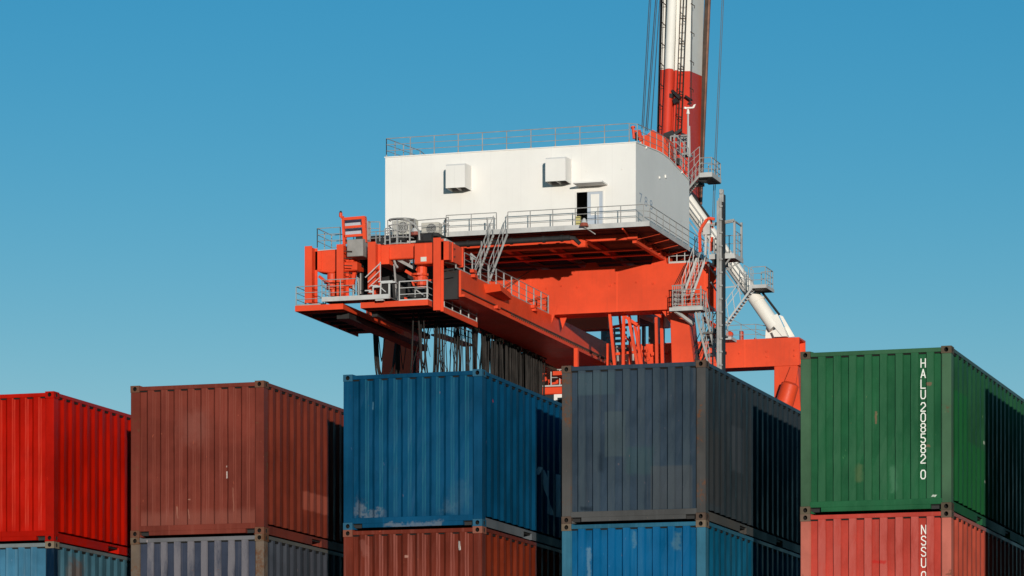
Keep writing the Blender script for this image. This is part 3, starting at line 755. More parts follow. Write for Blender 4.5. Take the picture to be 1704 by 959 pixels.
# numerals on the right face
def side_text(s, y, z, hgt, wid, gap, x):
    mb = MB()
    for i, chh in enumerate(s):
        cu = bpy.data.curves.new("stencil", 'FONT'); cu.body = chh; cu.size = 1
        ob = bpy.data.objects.new("stencil", cu); sc.collection.objects.link(ob)
        dg = bpy.context.evaluated_depsgraph_get(); dg.update()
        me = bpy.data.meshes.new_from_object(ob.evaluated_get(dg))
        xs = [v.co.x for v in me.vertices]; ys = [v.co.y for v in me.vertices]
        mb.add([(x, y + i * gap + (v.co.x - min(xs)) / (max(xs) - min(xs)) * wid, z + (v.co.y - min(ys)) / (max(ys) - min(ys)) * hgt) for v in me.vertices], [tuple(p.vertices) for p in me.polygons])
        bpy.data.objects.remove(ob); bpy.data.meshes.remove(me); bpy.data.curves.remove(cu)
    return mb
ta = PX(1064, 336.5, HX1)
part(side_text("788", ta.y, ta.z, 0.58, 0.62, 1.17, HX1 + 0.004), "numerals", M_MARK, house)
m = MB()
for (px, py, s) in ((976, 285, 0.05), (1035, 281, 0.04), (1036, 267, 0.03)):
    p = P(px, py, HY0); m.box(p.x - s, p.x + s, HY0 - 0.03, HY0 - 0.003, p.z - s, p.z + s)
for (px, py, s) in ((1097, 296, 0.06), (1107, 294, 0.09), (1134, 287, 0.06), (1075, 246, 0.06)):
    p = PX(px, py, HX1); m.box(HX1 + 0.003, HX1 + 0.08, p.y - s, p.y + s, p.z - s, p.z + s)
part(m, "wall_fitting", M_WHITE, house)
# roof railing: front, both sides following the gentle ridge
m = MB()
def roofz(y): return (HZ1 + (HR - HZ1) * (y - HY0) / (HYM - HY0) if y < HYM else HR - (HR - HZ1 + 0.05) * (y - HYM) / (HY1 - HYM)) + 0.06
fr = [(HX0 + 0.06, HY0 + 0.05, HZ1 + 0.06), (HX1 - 0.42, HY0 + 0.05, HZ1 + 0.06)]
railing(fr, 1.12, 1.54, 0.032, 2, mb=m)
for x in (HX0 + 0.06, HX1 - 0.05):
    pts = [(x, y, roofz(y)) for y in (HY0 + (0.05 if x < -70 else 0.5), HYM, HY1 - 0.1)]
    railing(pts, 1.12, 1.55, 0.032, 2, mb=m)
m.tube((HX1 - 0.42, HY0 + 0.05, HZ1 + 1.18), (HX1 - 0.05, HY0 + 0.5, HZ1 + 1.2), 0.027, 5)
for k in range(11):
    x = HX0 + 0.06 + k * (HX1 - 0.42 - HX0 - 0.06) / 10
    m.tube((x, HY0 + 0.05, HZ1 + 0.06), (x, HY0 + 0.05, HZ1 + 0.20), 0.075, 6, 0.03)
part(m, "roof_railing", M_GALV, house)
# things on the roof seen over its right edge: maintenance gear in orange
m = MB()
a = PX(1062, 262, -62.2)
def ob(px0, px1, pyt, X, z0, dy, mat, nm):
    a = PX(px0, pyt, X); b = PX(px1, pyt, X); q = MB(); q.box(X - 1.0, X, a.y, b.y, z0, a.z); return part(q, nm, mat, house, 0.03)
# ---- walkway around the house ----------------------------------------------
WZ = 40.56
m = MB()
wx0 = P(742, 390, 212.9).x; wx1 = -58.2
m.box(wx0, wx1, 212.9, HY0 - 0.003, WZ - 0.16, WZ - 0.004); m.box(HX1 + 0.003, wx1, HY0, HY1 + 0.4, WZ - 0.16, WZ - 0.004)
m.box(HX0 - 0.9, wx0 - 0.004, 211.2, HY0 - 0.003, WZ - 0.40, WZ - 0.20)
m.box(HX0, HX1, HY0, HY1, WZ - 0.18, WZ - 0.006)
wk = part(m, "house_walkway", M_DARK)
m = MB()
m.box(wx0, wx1 + 0.03, 212.86, 212.896, WZ - 0.20, WZ + 0.09); m.box(wx1 + 0.004, wx1 + 0.04, 212.9, HY1 + 0.4, WZ - 0.20, WZ + 0.09)
part(m, "kick_plate", M_GALVL, wk)
m = MB()
sx0, sx1 = P(826, 372, 212.95).x, P(845, 372, 212.95).x      # stair gap
railing([(wx0, 212.95, WZ), (sx0, 212.95, WZ)], 1.1, 1.5, 0.032, 2, mb=m)
railing([(sx1, 212.95, WZ), (wx1 - 0.35, 212.95, WZ)], 1.1, 1.5, 0.032, 2, mb=m)
railing([(wx1 - 0.05, 213.3, WZ), (wx1 - 0.05, HY1 + 0.3, WZ)], 1.1, 1.5, 0.032, 2, mb=m)
for zz in (1.1, 0.73, 0.37): m.tube((wx1 - 0.35, 212.95, WZ + zz), (wx1 - 0.05, 213.3, WZ + zz), 0.026, 5)
part(m, "walkway_railing", M_GALV, wk)
# ---- orange grillage under the house ----------------------------------------
m = MB()
xa = P(752, 420, 215.2).x; xb = P(975, 400, 215.2).x; xc = P(1058, 390, 215.2).x
m.box(xa - 3, xb, 215.2, 215.55, P(850, 415, 215.2).z, P(850, 401, 215.2).z)
m.box(xa - 3, xb, 215.05, 215.7, P(850, 415, 215.2).z - 0.06, P(850, 415, 215.2).z - 0.004)
m.box(xb + 0.003, xc, 215.22, 215.52, P(1000, 401, 215.2).z, P(1000, 391, 215.2).z)
m.box(xb - 0.9, xb - 0.002, 215.10, 215.19, P(962, 412, 215.2).z, P(962, 392, 215.2).z)
m.box(xc - 0.5, xc + 0.12, 215.1, 215.215, P(1050, 398, 215.2).z, P(1050, 386, 215.2).z)
zt = WZ - 0.19
for x in (-74.6, -71.5, -68.6, -65.8, -63.0): m.box(x, x + 0.3, 215.72, 226.4, 40.07, zt)
for y in (218.6, 220.6, 223.0, 226.0): m.box(HX0 + 0.3, HX1 - 0.3, y, y + 0.3, 39.98, 40.065)
m.box(xc - 0.30, xc - 0.05, 215.53, 226.6, 39.86, 40.04); m.box(xc - 0.22, xc - 0.12, 215.53, 226.6, 40.042, zt)
part(m, "house_support_frame", M_ORANGE_P)
m = MB()
for k in range(6):
    y = 215.6 + k * 2.1
    m.bar((xc - 0.15, y, 40.08), (wx1 - 0.05, y, zt + 0.0), 0.08, 0.10)
for px, py0, py1 in ((808, 394, 388), (1036, 388, 379)):
    m.bar(P(px + 10, py0 + 4, 215.2), P(px, py1 + 2, 212.95), 0.08, 0.10)
for k in range(9): m.box(xc - 0.12, xc + 0.02, 215.9 + k * 1.2, 216.05 + k * 1.2, 40.05, zt - 0.02)
part(m, "walkway_bracket", M_ORANGE_P)
m = MB(); a, b = P(690, 411, 213.5), P(948, 396, 213.5); m.tube(a, b, 0.17, 10)
m.path([b, b + Vector((0.25, 0.05, -0.02)), b + Vector((0.5, 0.4, -0.3))], 0.13, 8)
for px in (779, 851, 905, 935): q = P(px, 411 - (px - 690) * 0.058, 213.5); m.tube(q - Vector((0.08, 0, 0)), q + Vector((0.08, 0, 0)), 0.21, 10)
part(m, "air_duct", M_DARK, smooth=True)
m = MB(); q = P(972, 372, 212.6)
m.tube(q + Vector((0, 0, -0.18)), q + Vector((0, 0, 0.02)), 0.28, 12, 0.22); lamp = part(m, "floodlight", metal("floodlight_red_rim", (0.30, 0.07, 0.04)))
m = MB(); m.tube(q + Vector((0, 0, 0.03)), q + Vector((0, 0, 0.30)), 0.20, 12, 0.06); m.bar(q + Vector((0, 0, -0.2)), q + Vector((0.4, 1.0, -0.5)), 0.05)
part(m, "floodlight_cap", M_GALVL, lamp)

# ---- landside portal: beam, pads, legs ---------------------------------------
BX0, BX1, BZ0, BZ1 = -79.2, -56.86, 36.80, 39.62
YB0, YB1 = 222.0, 223.8
m = MB()
m.box(BX0, BX1 - 0.35, YB0, YB1, BZ0, BZ1)
xe = BX1 - 0.349                                             # hollow right end
m.box(xe, BX1, YB0, YB0 + 0.12, BZ0, BZ1); m.box(xe, BX1, YB1 - 0.12, YB1, BZ0, BZ1); m.box(xe, BX1, YB0 + 0.121, YB1 - 0.121, BZ0, BZ0 + 0.16); m.box(xe, BX1, YB0 + 0.121, YB1 - 0.121, BZ1 - 0.16, BZ1)
beam = part(m, "portal_beam", M_ORANGE)
m = MB()
for px0, px1, pxa, pxb, pyt in ((972, 995, 976, 991, 437.5), (1083, 1109, 1088, 1104, 419.5)):
    z = P(px0, pyt, YB0).z
    m.prism([(P(px0, 440, YB0).x, BZ1 + 0.003), (P(px1, 440, YB0).x, BZ1 + 0.003), (P(pxb, 440, YB0).x, z), (P(pxa, 440, YB0).x, z)], YB0 + 0.1, YB0 + 0.5)
x1 = P(1103, 430, YB0).x; m.box(x1 - 0.06, x1 + 0.3, YB0 + 0.52, YB0 + 1.2, BZ1 + 0.003, BZ1 + 0.75)
part(m, "house_bearing", M_ORANGE_P, beam)
m = MB()                                                     # haunches and gussets below the beam
def tri(pts, y0, y1): m.prism([(P(px, py, YB0).x, P(px, py, YB0).z) for px, py in pts], y0, y1)
tri([(899, 518), (927, 512), (923, 524), (918, 539)], YB0 - 0.03, YB0 + 0.12)
tri([(924, 523), (937, 522), (929, 544)], YB0 + 0.9, YB0 + 1.0)
tri([(1006, 508), (1022, 507), (1018, 517), (1012, 519)], YB0 + 0.02, YB0 + 0.3)
tri([(1060, 507), (1084, 505), (1084, 512), (1068, 511)], YB0 + 0.02, YB0 + 0.3)
part(m, "gusset_plate", M_ORANGE_P, beam)
m = MB()
for px in (961, 1015, 1087):                                 # lifting lugs
    q = P(px, 478 - (px - 961) * 0.05, YB0); m.box(q.x - 0.05, q.x + 0.05, YB0 - 0.08, YB0 - 0.003, q.z - 0.06, q.z + 0.06)
for px, py in ((909, 480), (934, 476), (1024, 471), (1059, 470), (1110, 493)):
    q = P(px, py, YB0); m.box(q.x - 0.04, q.x + 0.04, YB0 - 0.07, YB0 - 0.003, q.z - 0.05, q.z + 0.05)
part(m, "lifting_lug", M_ORANGE_P, beam)
lx0, lx1 = P(1114.5, 560, YB0).x, -58.25
def leg(x0t, x1t, x0b, x1b, y0, y1, z1, name="leg"):
    m = MB(); m.hexa([(x0b, y0, 1.8), (x1b, y0, 1.8), (x1b, y1, 1.8), (x0b, y1, 1.8)], [(x0t, y0, z1), (x1t, y0, z1), (x1t, y1, z1), (x0t, y1, z1)])
    return part(m, name, M_ORANGE, bevel=0.03)
leg(lx0, lx1, lx0 + 1.2, lx1 + 4.2, YB0 + 0.02, YB1 - 0.02, BZ0 - 0.003)
leg(-78.0, -76.15, -80.0, -77.2, YB0 + 0.02, YB1 - 0.02, BZ0 - 0.003)
# waterside portal
YW0, YW1 = 255.0, 257.0
WX1 = -58.81; wz0 = P(1300, 609, YW0).z; wz1 = P(1300, 562.5, YW0).z
m = MB(); m.box(BX0 + 0.5, WX1 - 0.4, YW0, YW1, wz0, wz1); xe = WX1 - 0.399
m.box(xe, WX1, YW0, YW0 + 0.12, wz0, wz1); m.box(xe, WX1, YW1 - 0.12, YW1, wz0, wz1); m.box(xe, WX1, YW0 + 0.121, YW1 - 0.121, wz0, wz0 + 0.12); m.box(xe, WX1, YW0 + 0.121, YW1 - 0.121, wz1 - 0.12, wz1)
wb = part(m, "portal_beam", M_ORANGE)
m = MB()
for px, py in ((1230, 588), (1276, 585), (1276, 594), (1322, 583), (1322, 592)):
    q = P(px, py, YW0); m.box(q.x - 0.05, q.x + 0.05, YW0 - 0.08, YW0 - 0.003, q.z - 0.06, q.z + 0.06)
part(m, "lifting_lug", M_ORANGE_P, wb)
wl0 = P(1288, 612, YW0).x; wl1 = P(1327, 612, YW0).x
leg(wl0, wl1, wl0, wl1 + 2.5, YW0 + 0.02, YW1 - 0.3, wz0 - 0.003)
leg(-78.0, -76.2, -79.5, -77.2, YW0 + 0.02, YW1 - 0.3, wz0 - 0.003)
# big diagonal brace tube on the waterside leg
m = MB()
a = P(1322, 612, YW0 - 0.2); b = P(1315, 640, YW0 - 0.7); c = P(1300, 690, YW0 - 0.7); d = P(1270, 800, YW0 - 0.7); d = c + (d - c) * ((c.z - 2.7) / (c.z - d.z))
m.path([b + Vector((0.05, 0, 0.15)), b, c, d], [0.35, 0.62, 0.66, 0.66], 16)
part(m, "diagonal_brace", M_ORANGE_P, smooth=True)
m = MB(); m.prism([(P(px, py, YW0).x, P(px, py, YW0).z) for px, py in ((1318, 610), (1330, 612), (1326, 640), (1306, 640))], YW0 - 0.35, YW0 - 0.2); part(m, "brace_plate", M_ORANGE_P)
# sill beams, bogies on the quay
for y0 in (YB0, YW0):
    m = MB(); m.box(-80.5, -54.0, y0 + 0.1, y0 + 1.5, 1.2, 2.6); part(m, "sill_beam", M_ORANGE)
    for x in (-79.5, -55.5):
        m = MB()
        for k in (-1, 1): m.box(x + k * 1.1 - 0.9, x + k * 1.1 + 0.9, y0 + 0.4, y0 + 1.2, 0.35, 1.15)
        bo = part(m, "bogie", M_DARK)
        m = MB()
        for k in range(4): q = x - 1.7 + k * 1.13; m.tube((q, y0 + 0.5, 0.35), (q, y0 + 1.1, 0.35), 0.35, 14)
        part(m, "wheel", M_GREYM, bo)

# ---- trolley girder ------------------------------------------------------------
GX0, GX1, GZ0, GZ1 = -70.4, -66.95, 35.35, 36.78
GY0 = 203.9; GY1 = 256
m = MB()
m.box(GX0 + 0.5, GX1, GY0, GY1, GZ0 + 0.04, GZ1)
gir = part(m, "trolley_girder", M_ORANGE)
m = MB(); m.box(GX0, GX1 + 0.22, GY0, GY1, GZ0 - 0.10, GZ0 + 0.036); part(m, "bottom_flange", M_ORANGE_P, gir)
m = MB(); m.box(GX0 + 0.3, GX1 - 0.12, GY0 - 0.25, GY0 - 0.004, GZ0 - 0.25, GZ1 + 0.1); part(m, "end_cover", M_DARK, gir)
m = MB(); m.box(GX1 + 0.004, GX1 + 0.10, GY0, GY1, GZ0 + 0.30, GZ0 + 0.36)
for k in range(60): m.box(GX1 + 0.004, GX1 + 0.09, 213.5 + k * 0.4, 213.56 + k * 0.4, GZ0 + 0.20, GZ0 + 0.298)
part(m, "rail_clip_strip", M_BROWN, gir)
m = MB()
g0 = PX(757, 441, GX1); 
railing([(GX1 - 0.08, 203.2, GZ1 + 0.003), (GX1 - 0.08, 221.5, GZ1 + 0.003)], 1.15, 1.55, 0.045, 2, toe=0.10, mb=m, rail_r=0.026)
part(m, "girder_railing", M_GALV, gir)
m = MB()                                                     # wedge bracket and lugs on the girder web
a = PX(808, 476, GX1); b = PX(838, 485, GX1)
m.hexa([(GX1 + 0.003, a.y, a.z - 0.42), (GX1 + 0.9, a.y + 0.2, a.z - 0.30), (GX1 + 0.5, b.y, a.z - 0.30), (GX1 + 0.003, b.y, a.z - 0.36)],
       [(GX1 + 0.003, a.y - 0.4, a.z + 0.05), (GX1 + 0.9, a.y - 0.1, a.z + 0.05), (GX1 + 0.5, b.y, a.z + 0.03), (GX1 + 0.003, b.y, a.z + 0.03)])
for px, py in ((787, 452), (789, 460), (839, 487), (888, 511), (890, 516), (827, 512)):
    q = PX(px, py, GX1 + 0.1); m.box(GX1 + 0.003, GX1 + 0.24, q.y - 0.28, q.y + 0.28, q.z - 0.09, q.z + 0.09)
part(m, "bracket", M_ORANGE_P, gir)
# far cross girder in the shade below the beam
m = MB(); a, b = P(936, 530, 240), P(1012, 546, 240); m.box(a.x - 2, b.x, 240, 241, b.z - 0.05, a.z + 0.05); part(m, "cross_girder", M_ORANGE_P)
m = MB(); q = P(990, 580, 236); 
m.box(P(991, 580, 236).x, P(1007, 580, 236).x, 236, 237.2, P(990, 607, 236).z - 3, P(990, 568, 236).z); m.tube(P(990, 569, 235.8), P(1001, 572, 235.8), 0.22, 8); part(m, "end_buffer", M_ORANGE_P, bevel=0.12)
# thin red struts and machinery between the legs
m = MB()
def strut(pts, Y, w): 
    for i in range(len(pts) - 1): m.bar(P(*pts[i], Y), P(*pts[i + 1], Y), w, w, (0, 1, 0))
strut([(1014, 514), (1026, 640)], 222.6, 0.17); strut([(1038, 528), (1037, 640)], 222.3, 0.17); strut([(1046, 528), (1067, 640)], 222.4, 0.17); strut([(1056, 540), (1074, 640)], 223.4, 0.16)
strut([(1049, 570), (1049, 640)], 224.0, 0.16); strut([(1092, 528), (1094, 640)], 221.6, 0.17); strut([(1101, 525), (1103, 610)], 224.5, 0.2)
strut([(1020, 514), (1061, 541)], 223.2, 0.18); strut([(1043, 510), (1050, 536)], 224.4, 0.14); strut([(1072, 511), (1101, 527)], 223.2, 0.2)
strut([(1170, 530), (1192, 545)], 226, 0.3)
part(m, "tie_strut", M_ORANGE_P)
m = MB(); a, b = P(1077, 573, 227.0), P(1117, 620, 227.0); m.box(a.x, b.x, 227.0, 227.8, 33.2, a.z); m.bar(P(1084, 590, 226.8), P(1112, 585, 226.8), 0.2); m.bar(P(1090, 575, 226.8), P(1092, 616, 226.8), 0.15)
m.bar(P(1030, 516, 225.5), P(1040, 612, 225.5), 0.14); m.bar(P(1016, 545, 226.5), P(1060, 538, 226.5), 0.16); m.bar(P(1020, 590, 226.2), P(1078, 584, 226.2), 0.16); m.bar(P(1062, 512, 225.8), P(1064, 612, 225.8), 0.12); m.bar(P(1040, 560, 226.0), P(1080, 600, 226.0), 0.12); m.bar(P(1012, 572, 227.5), P(1012, 612, 227.5), 0.18)
part(m, "inner_bulkhead", M_ORANGE_P)
m = MB(); m.box(GX1 + 0.25, lx0 - 0.02, 221.4, 232.0, 32.95, 33.2); m.box(GX1 + 0.25, GX1 + 0.5, 226, 226.3, 33.2, GZ0 - 0.1); part(m, "hoist_deck", M_ORANGE_P)
m = MB(); m.prism([(P(px, py, YB0).x, P(px, py, YB0).z) for px, py in ((1096, 512), (1115, 511), (1115, 540))], YB0 + 0.4, YB0 + 0.6); part(m, "knee_plate", M_ORANGE_P)
m = MB()
def bx(px0, px1, py0, py1, Y, d):
    a, b = P(px0, py0, Y), P(px1, py1, Y); m.box(a.x, b.x, Y, Y + d, b.z, a.z)
bx(1079, 1091, 520, 612, 228, 1.4); bx(1062, 1092, 528, 535, 228.2, 1.0); bx(1079, 1104, 570, 612, 229.6, 1.0)
for k in range(6): bx(1008, 1042, 548 + k * 9, 551 + k * 9, 246, 0.2)
for px in (1009, 1021, 1033): bx(px, px + 1.8, 545, 615, 246.3, 0.2)
bx(1000, 1014, 546, 615, 247, 1.0)
bx(1056, 1079, 536, 541, 231, 0.6); bx(1068, 1072, 540, 575, 231.2, 0.4); bx(1044, 1062, 506, 516, 232, 0.6); bx(1093, 1101, 540, 575, 229.2, 0.8); bx(1030, 1060, 580, 584, 236, 0.4); bx(1046, 1050, 560, 612, 236.5, 0.4)
for k in range(4): bx(1052 + k * 6, 1053.2 + k * 6, 548, 612, 233, 0.15)
part(m, "hoist_machinery", M_GREYM)
m = MB(); m.path([P(1066, 523, 227.5), P(1076, 527, 227.5), P(1090, 532, 227.5)], 0.24, 8); m.tube(P(1108, 509, 224.6), P(1110, 546, 224.6), 0.22, 10); m.tube(P(1103, 514, 224.6), P(1104, 545, 224.6), 0.10, 8)
part(m, "white_conduit", M_GALVL, smooth=True)
m = MB()
for (x0, x1, y0) in ((1027, 1029, 575), (1052, 1054, 545), (1035, 1036, 555)): m.tube(P(x0, y0, 229), P(x1, 616, 229), 0.08, 6)
railing([P(1024, 612, 230), P(1052, 610, 230)], 1.2, 0.8, 0.04, 2, mb=m)
part(m, "inner_railing", M_GALV)

# ---- back-reach end platforms -----------------------------------------------------
YP = 201.0; PZ = 34.62
rx0, rx1 = -72.05, -67.98; ry1 = 210.23
lxa, lxb = -76.05, -73.1; ly1 = 211.6
def deck(x0, x1, y0, y1, z, nm):
    m = MB(); m.box(x0 + 0.08, x1 - 0.08, y0 + 0.08, y1 - 0.08, z - 0.06, z + 0.02)
    k = 0
    y = y0 + 1.2
    while y < y1 - 0.4: m.box(x0 + 0.08, x1 - 0.08, y, y + 0.09, z - 0.20, z - 0.062); y += 1.5
    d = part(m, nm, M_DARK)
    m = MB(); e = 0.07
    m.box(x0, x1, y0, y0 + e, z - 0.22, z + 0.10); m.box(x1 - e, x1, y0 + e + 0.002, y1, z - 0.22, z + 0.10); m.box(x0, x0 + e, y0 + e + 0.002, y1, z - 0.22, z + 0.10)
    part(m, "edge_channel", M_ORANGE_P, d)
    m = MB(); m.box(x0 + 0.08, x1 - 0.08, y0 + 0.9, y0 + 1.02, z - 0.24, z - 0.062); part(m, "cross_member", M_ORANGE_P, d)
    return d
dr = deck(rx0, rx1, YP, ry1, PZ, "service_platform"); dlft = deck(lxa, lxb, YP, ly1, PZ, "service_platform")
m = MB(); m.box(lxb - 0.9, lxb - 0.15, YP + 1.4, 216.5, PZ - 0.55, PZ - 0.23); m.box(rx0 + 0.15, rx0 + 0.5, YP + 1.5, 212, PZ - 0.5, PZ - 0.23)
part(m, "runway_beam", M_DARK)
m = MB()                                                     # grey grating bridging the two platforms at the front
a = P(538, 500, YP - 0.35); b = P(650, 493, YP - 0.35)
m.box(a.x, b.x, YP - 0.6, YP + 0.9, a.z - 0.06, a.z + 0.0); gr = part(m, "grating_walkway", M_GREYM)
m = MB(); m.box(a.x, b.x, YP - 0.64, YP - 0.602, a.z - 0.12, a.z + 0.14); part(m, "kick_plate", M_GALVL, gr)
m = MB()
gz = a.z + 0.02
railing([(a.x, YP + 0.6, gz), (a.x, YP - 0.58, gz), (P(603, 490, YP).x, YP - 0.58, gz)], 1.1, 1.05, 0.032, 2, mb=m)
part(m, "walkway_railing", M_GALV, gr)
m = MB()
railing([(a.x, YP + 0.05, PZ + 0.1), (lxa + 0.05, YP + 0.05, PZ + 0.1), (lxa + 0.05, ly1 - 0.1, PZ + 0.1)], 1.1, 1.6, 0.032, 2, toe=0.08, mb=m); part(m, "platform_railing", M_GALV, dlft)
m = MB(); xs = P(664, 500, YP).x
railing([(xs, YP + 0.05, PZ + 0.1), (rx1 - 0.06, YP + 0.05, PZ + 0.1), (rx1 - 0.06, ry1 - 0.05, PZ + 0.1)], 1.1, 1.6, 0.038, 2, toe=0.08, mb=m); part(m, "platform_railing", M_GALVL, dr)
# small step unit and its frame (pale grey) at the join
m = MB()
def pbar(a, b, Y, w): m.bar(P(*a, Y), P(*b, Y), w, w, (0, 1, 0))
for Y in (YP - 0.5, YP + 0.4):
    pbar((634, 471), (658, 469.5), Y, 0.09); pbar((634, 471), (633, 495), Y, 0.07); pbar((648, 472), (648, 497), Y, 0.09); pbar((621, 478), (633, 477), Y, 0.09); pbar((621, 478), (621, 492), Y, 0.07); pbar((614, 486), (622, 486), Y, 0.09)
pbar((634, 479), (642, 486), YP - 0.45, 0.05)
for px, py, px2 in ((634, 471, 658), (621, 478, 633), (612, 486, 622)):
    a, b = P(px, py, YP), P(px2, py, YP); m.box(a.x, b.x, YP - 0.5, YP + 0.4, a.z - 0.03, a.z + 0.03)
a, b = P(630, 503, YP), P(643, 497, YP); m.box(a.x, b.x, YP - 0.55, YP - 0.3, a.z, b.z)
pbar((608, 462), (633, 438), YP - 0.5, 0.05); pbar((612, 470), (633, 450), YP - 0.5, 0.04); pbar((614, 478), (634, 460), YP - 0.5, 0.04)
pbar((633, 436), (633, 470), YP - 0.5, 0.05)
part(m, "step_unit", M_GALVL)
# ---- end frame of the girder: posts, boxes, winch lantern -----------------------------
m = MB()
def post(px0, px1, py0, py1, Y, dep=0.55):
    a, b = P(px0, py0, Y), P(px1, py1, Y); w = b.x - a.x
    m.box(a.x, b.x, Y, Y + 0.05, b.z, a.z); m.box(a.x, b.x, Y + dep, Y + dep + 0.05, b.z, a.z)
    m.box(a.x + w * 0.35, a.x + w * 0.65, Y + 0.052, Y + dep - 0.002, b.z, a.z)
post(507, 519, 410, 504, YP + 0.1, 0.9); post(560, 571.5, 407, 496, YP + 0.1, 0.9); post(612, 625, 403, 505, YP + 0.1, 0.9); post(721, 733.5, 396, 516, YP + 0.1, 0.5)
epost = part(m, "end_post", M_ORANGE_P)
m = MB()
def ebox(px0, px1, py0, py1, Y, d, bev=0.0):
    a, b = P(px0, py0, Y), P(px1, py1, Y); m.box(a.x, b.x, Y, Y + d, b.z, a.z)
a = P(526, 416, YP + 1.0); b = P(561, 449, YP + 1.0)
m.prism([(P(px, py, YP + 1).x, P(px, py, YP + 1).z) for px, py in ((519, 418), (561, 414.5), (561, 448), (553, 455), (528, 452), (515, 446))], YP + 1.05, YP + 2.1)
ebox(571.5, 594, 436, 450, YP + 0.75, 0.8); ebox(625, 690, 408, 430, YP + 1.2, 0.4)
ebox(689, 722, 405, 438.5, YP + 0.6, 0.95)
part(m, "equipment_box", M_ORANGE, bevel=0.05)
m = MB(); ebox(700, 709.5, 428, 435, YP + 0.57, 0.027); part(m, "notice_plate", metal("pale_notice", (0.62, 0.60, 0.52), 0.5))
m = MB()                                                     # box beams running back from the end posts
a, b = P(733.5, 400, YP + 0.2), P(733.5, 431, YP + 0.2)
m.box(a.x - 0.5, a.x + 0.35, YP + 0.6, 204.2, b.z, a.z); m.box(a.x - 0.55, a.x + 0.40, 204.0, 204.25, b.z - 0.05, a.z + 0.04); m.box(a.x - 0.55, a.x + 0.40, 202.2, 202.32, b.z - 0.03, a.z + 0.03)
a, b = P(625, 408, YP + 0.2), P(625, 436, YP + 0.2); m.box(a.x - 0.2, a.x + 0.5, YP + 1.1, 206, b.z, a.z)
a, b = P(571, 412, YP + 0.2), P(571, 442, YP + 0.2); m.box(a.x - 0.2, a.x + 0.3, YP + 1.1, 206, b.z, a.z)
a, b = P(519, 415, YP + 0.2), P(519, 446, YP + 0.2); m.box(a.x - 0.1, a.x + 0.3, YP + 1.0, 203, b.z, a.z)
part(m, "longitudinal_beam", M_ORANGE)
m = MB()                                                     # rungs on the right-hand post
for k in range(4): q = P(741, 411 + k * 13, YP + 0.62); m.tube(q, q + Vector((0.3, 0.9, 0)), 0.03, 5)
for k in range(4): q = P(571, 418 + k * 12, YP + 0.15); m.tube(q, q + Vector((0.55, 0.0, -0.05)), 0.03, 5)
part(m, "rung", M_BROWN)
m = MB()                                                     # lantern frame
def lb(a, b, w=0.13): m.bar(P(*a, YP + 0.9), P(*b, YP + 0.9), w, w, (0, 1, 0))
lb((571, 363), (573, 410), 0.14); lb((605, 361), (608, 404), 0.2); lb((571, 365), (607, 362), 0.16); lb((573, 379), (605, 376.5), 0.14); lb((573, 393.5), (606, 391), 0.14); lb((567, 361.5), (572, 362), 0.14)
for q in ((572, 364), (606, 362)):
    m.bar(P(*q, YP + 0.9), P(q[0] + 2, q[1], YP + 1.9), 0.13); m.bar(P(q[0] + 2, q[1], YP + 1.9), P(q[0] + 3, 406, YP + 1.9), 0.13)
part(m, "lantern_frame", M_ORANGE_P)
m = MB()
for a, b in (((574, 367), (604, 377)), ((574, 381), (604, 391))):
    p, q = P(*a, YP + 1.5), P(*b, YP + 1.5); m.box(p.x, q.x, YP + 1.5, YP + 1.53, q.z, p.z)
part(m, "lantern_sheet", metal("pale_blue_grey_sheet", (0.42, 0.43, 0.48), 0.4, 0.08))
m = MB(); a, b = P(577, 396, YP + 0.3), P(604, 426, YP + 0.3); m.hexa([(a.x, YP + 0.3, b.z), (b.x, YP + 0.3, b.z), (b.x, YP + 1.6, b.z), (a.x, YP + 1.6, b.z)], [(a.x, YP + 0.3, a.z - 0.1), (b.x, YP + 0.3, a.z - 0.1), (b.x - 0.05, YP + 1.6, a.z + 0.05), (a.x + 0.05, YP + 1.6, a.z + 0.05)])
part(m, "grey_tank", M_TANK, bevel=0.03)
m = MB(); q = P(567, 356, YP + 0.9); m.tube(q + Vector((0, 0, -0.18)), q + Vector((0, 0, 0.05)), 0.10, 10); bc = part(m, "beacon_lamp", M_ORANGE_P)
m = MB(); m.tube(q + Vector((0, 0, 0.053)), q + Vector((0, 0, 0.16)), 0.09, 10, 0.05); part(m, "beacon_cap", M_DARK, bc)
# sheave and buffer machinery under the boxes
m = MB()
for px, py, r_, l_ in ((553, 462, 0.30, 0.6), (551, 470, 0.42, 0.12), (553, 478, 0.34, 0.3), (555, 486, 0.2, 0.5), (702, 452, 0.3, 0.7), (699, 458, 0.5, 0.12), (700, 466, 0.42, 0.25), (702, 474, 0.3, 0.4)):
    q = P(px, py, YP + 1.4); m.tube(q - Vector((0, 0, l_ / 2)), q + Vector((0, 0, l_ / 2)), r_, 12)
def qb(a, b, w): m.bar(P(*a, YP + 1.3), P(*b, YP + 1.3), w, w, (0, 1, 0))
qb((531, 460), (541, 468), 0.16); qb((675, 451), (692, 461), 0.16); qb((693, 448), (708, 458), 0.14); qb((577, 452), (585, 478), 0.25); qb((591, 450), (586, 480), 0.2); qb((690, 470), (722, 466), 0.1); qb((686, 468), (690, 478), 0.1)
m.prism([(P(px, py, YP + 1.6).x, P(px, py, YP + 1.6).z) for px, py in ((573, 450), (593, 450), (586, 482), (577, 478))], YP + 1.6, YP + 1.8)
m.prism([(P(px, py, YP + 1.6).x, P(px, py, YP + 1.6).z) for px, py in ((545, 448), (560, 450), (558, 468), (543, 466))], YP + 1.8, YP + 2.0)
part(m, "buffer_unit", M_ORANGE_P)
m = MB()
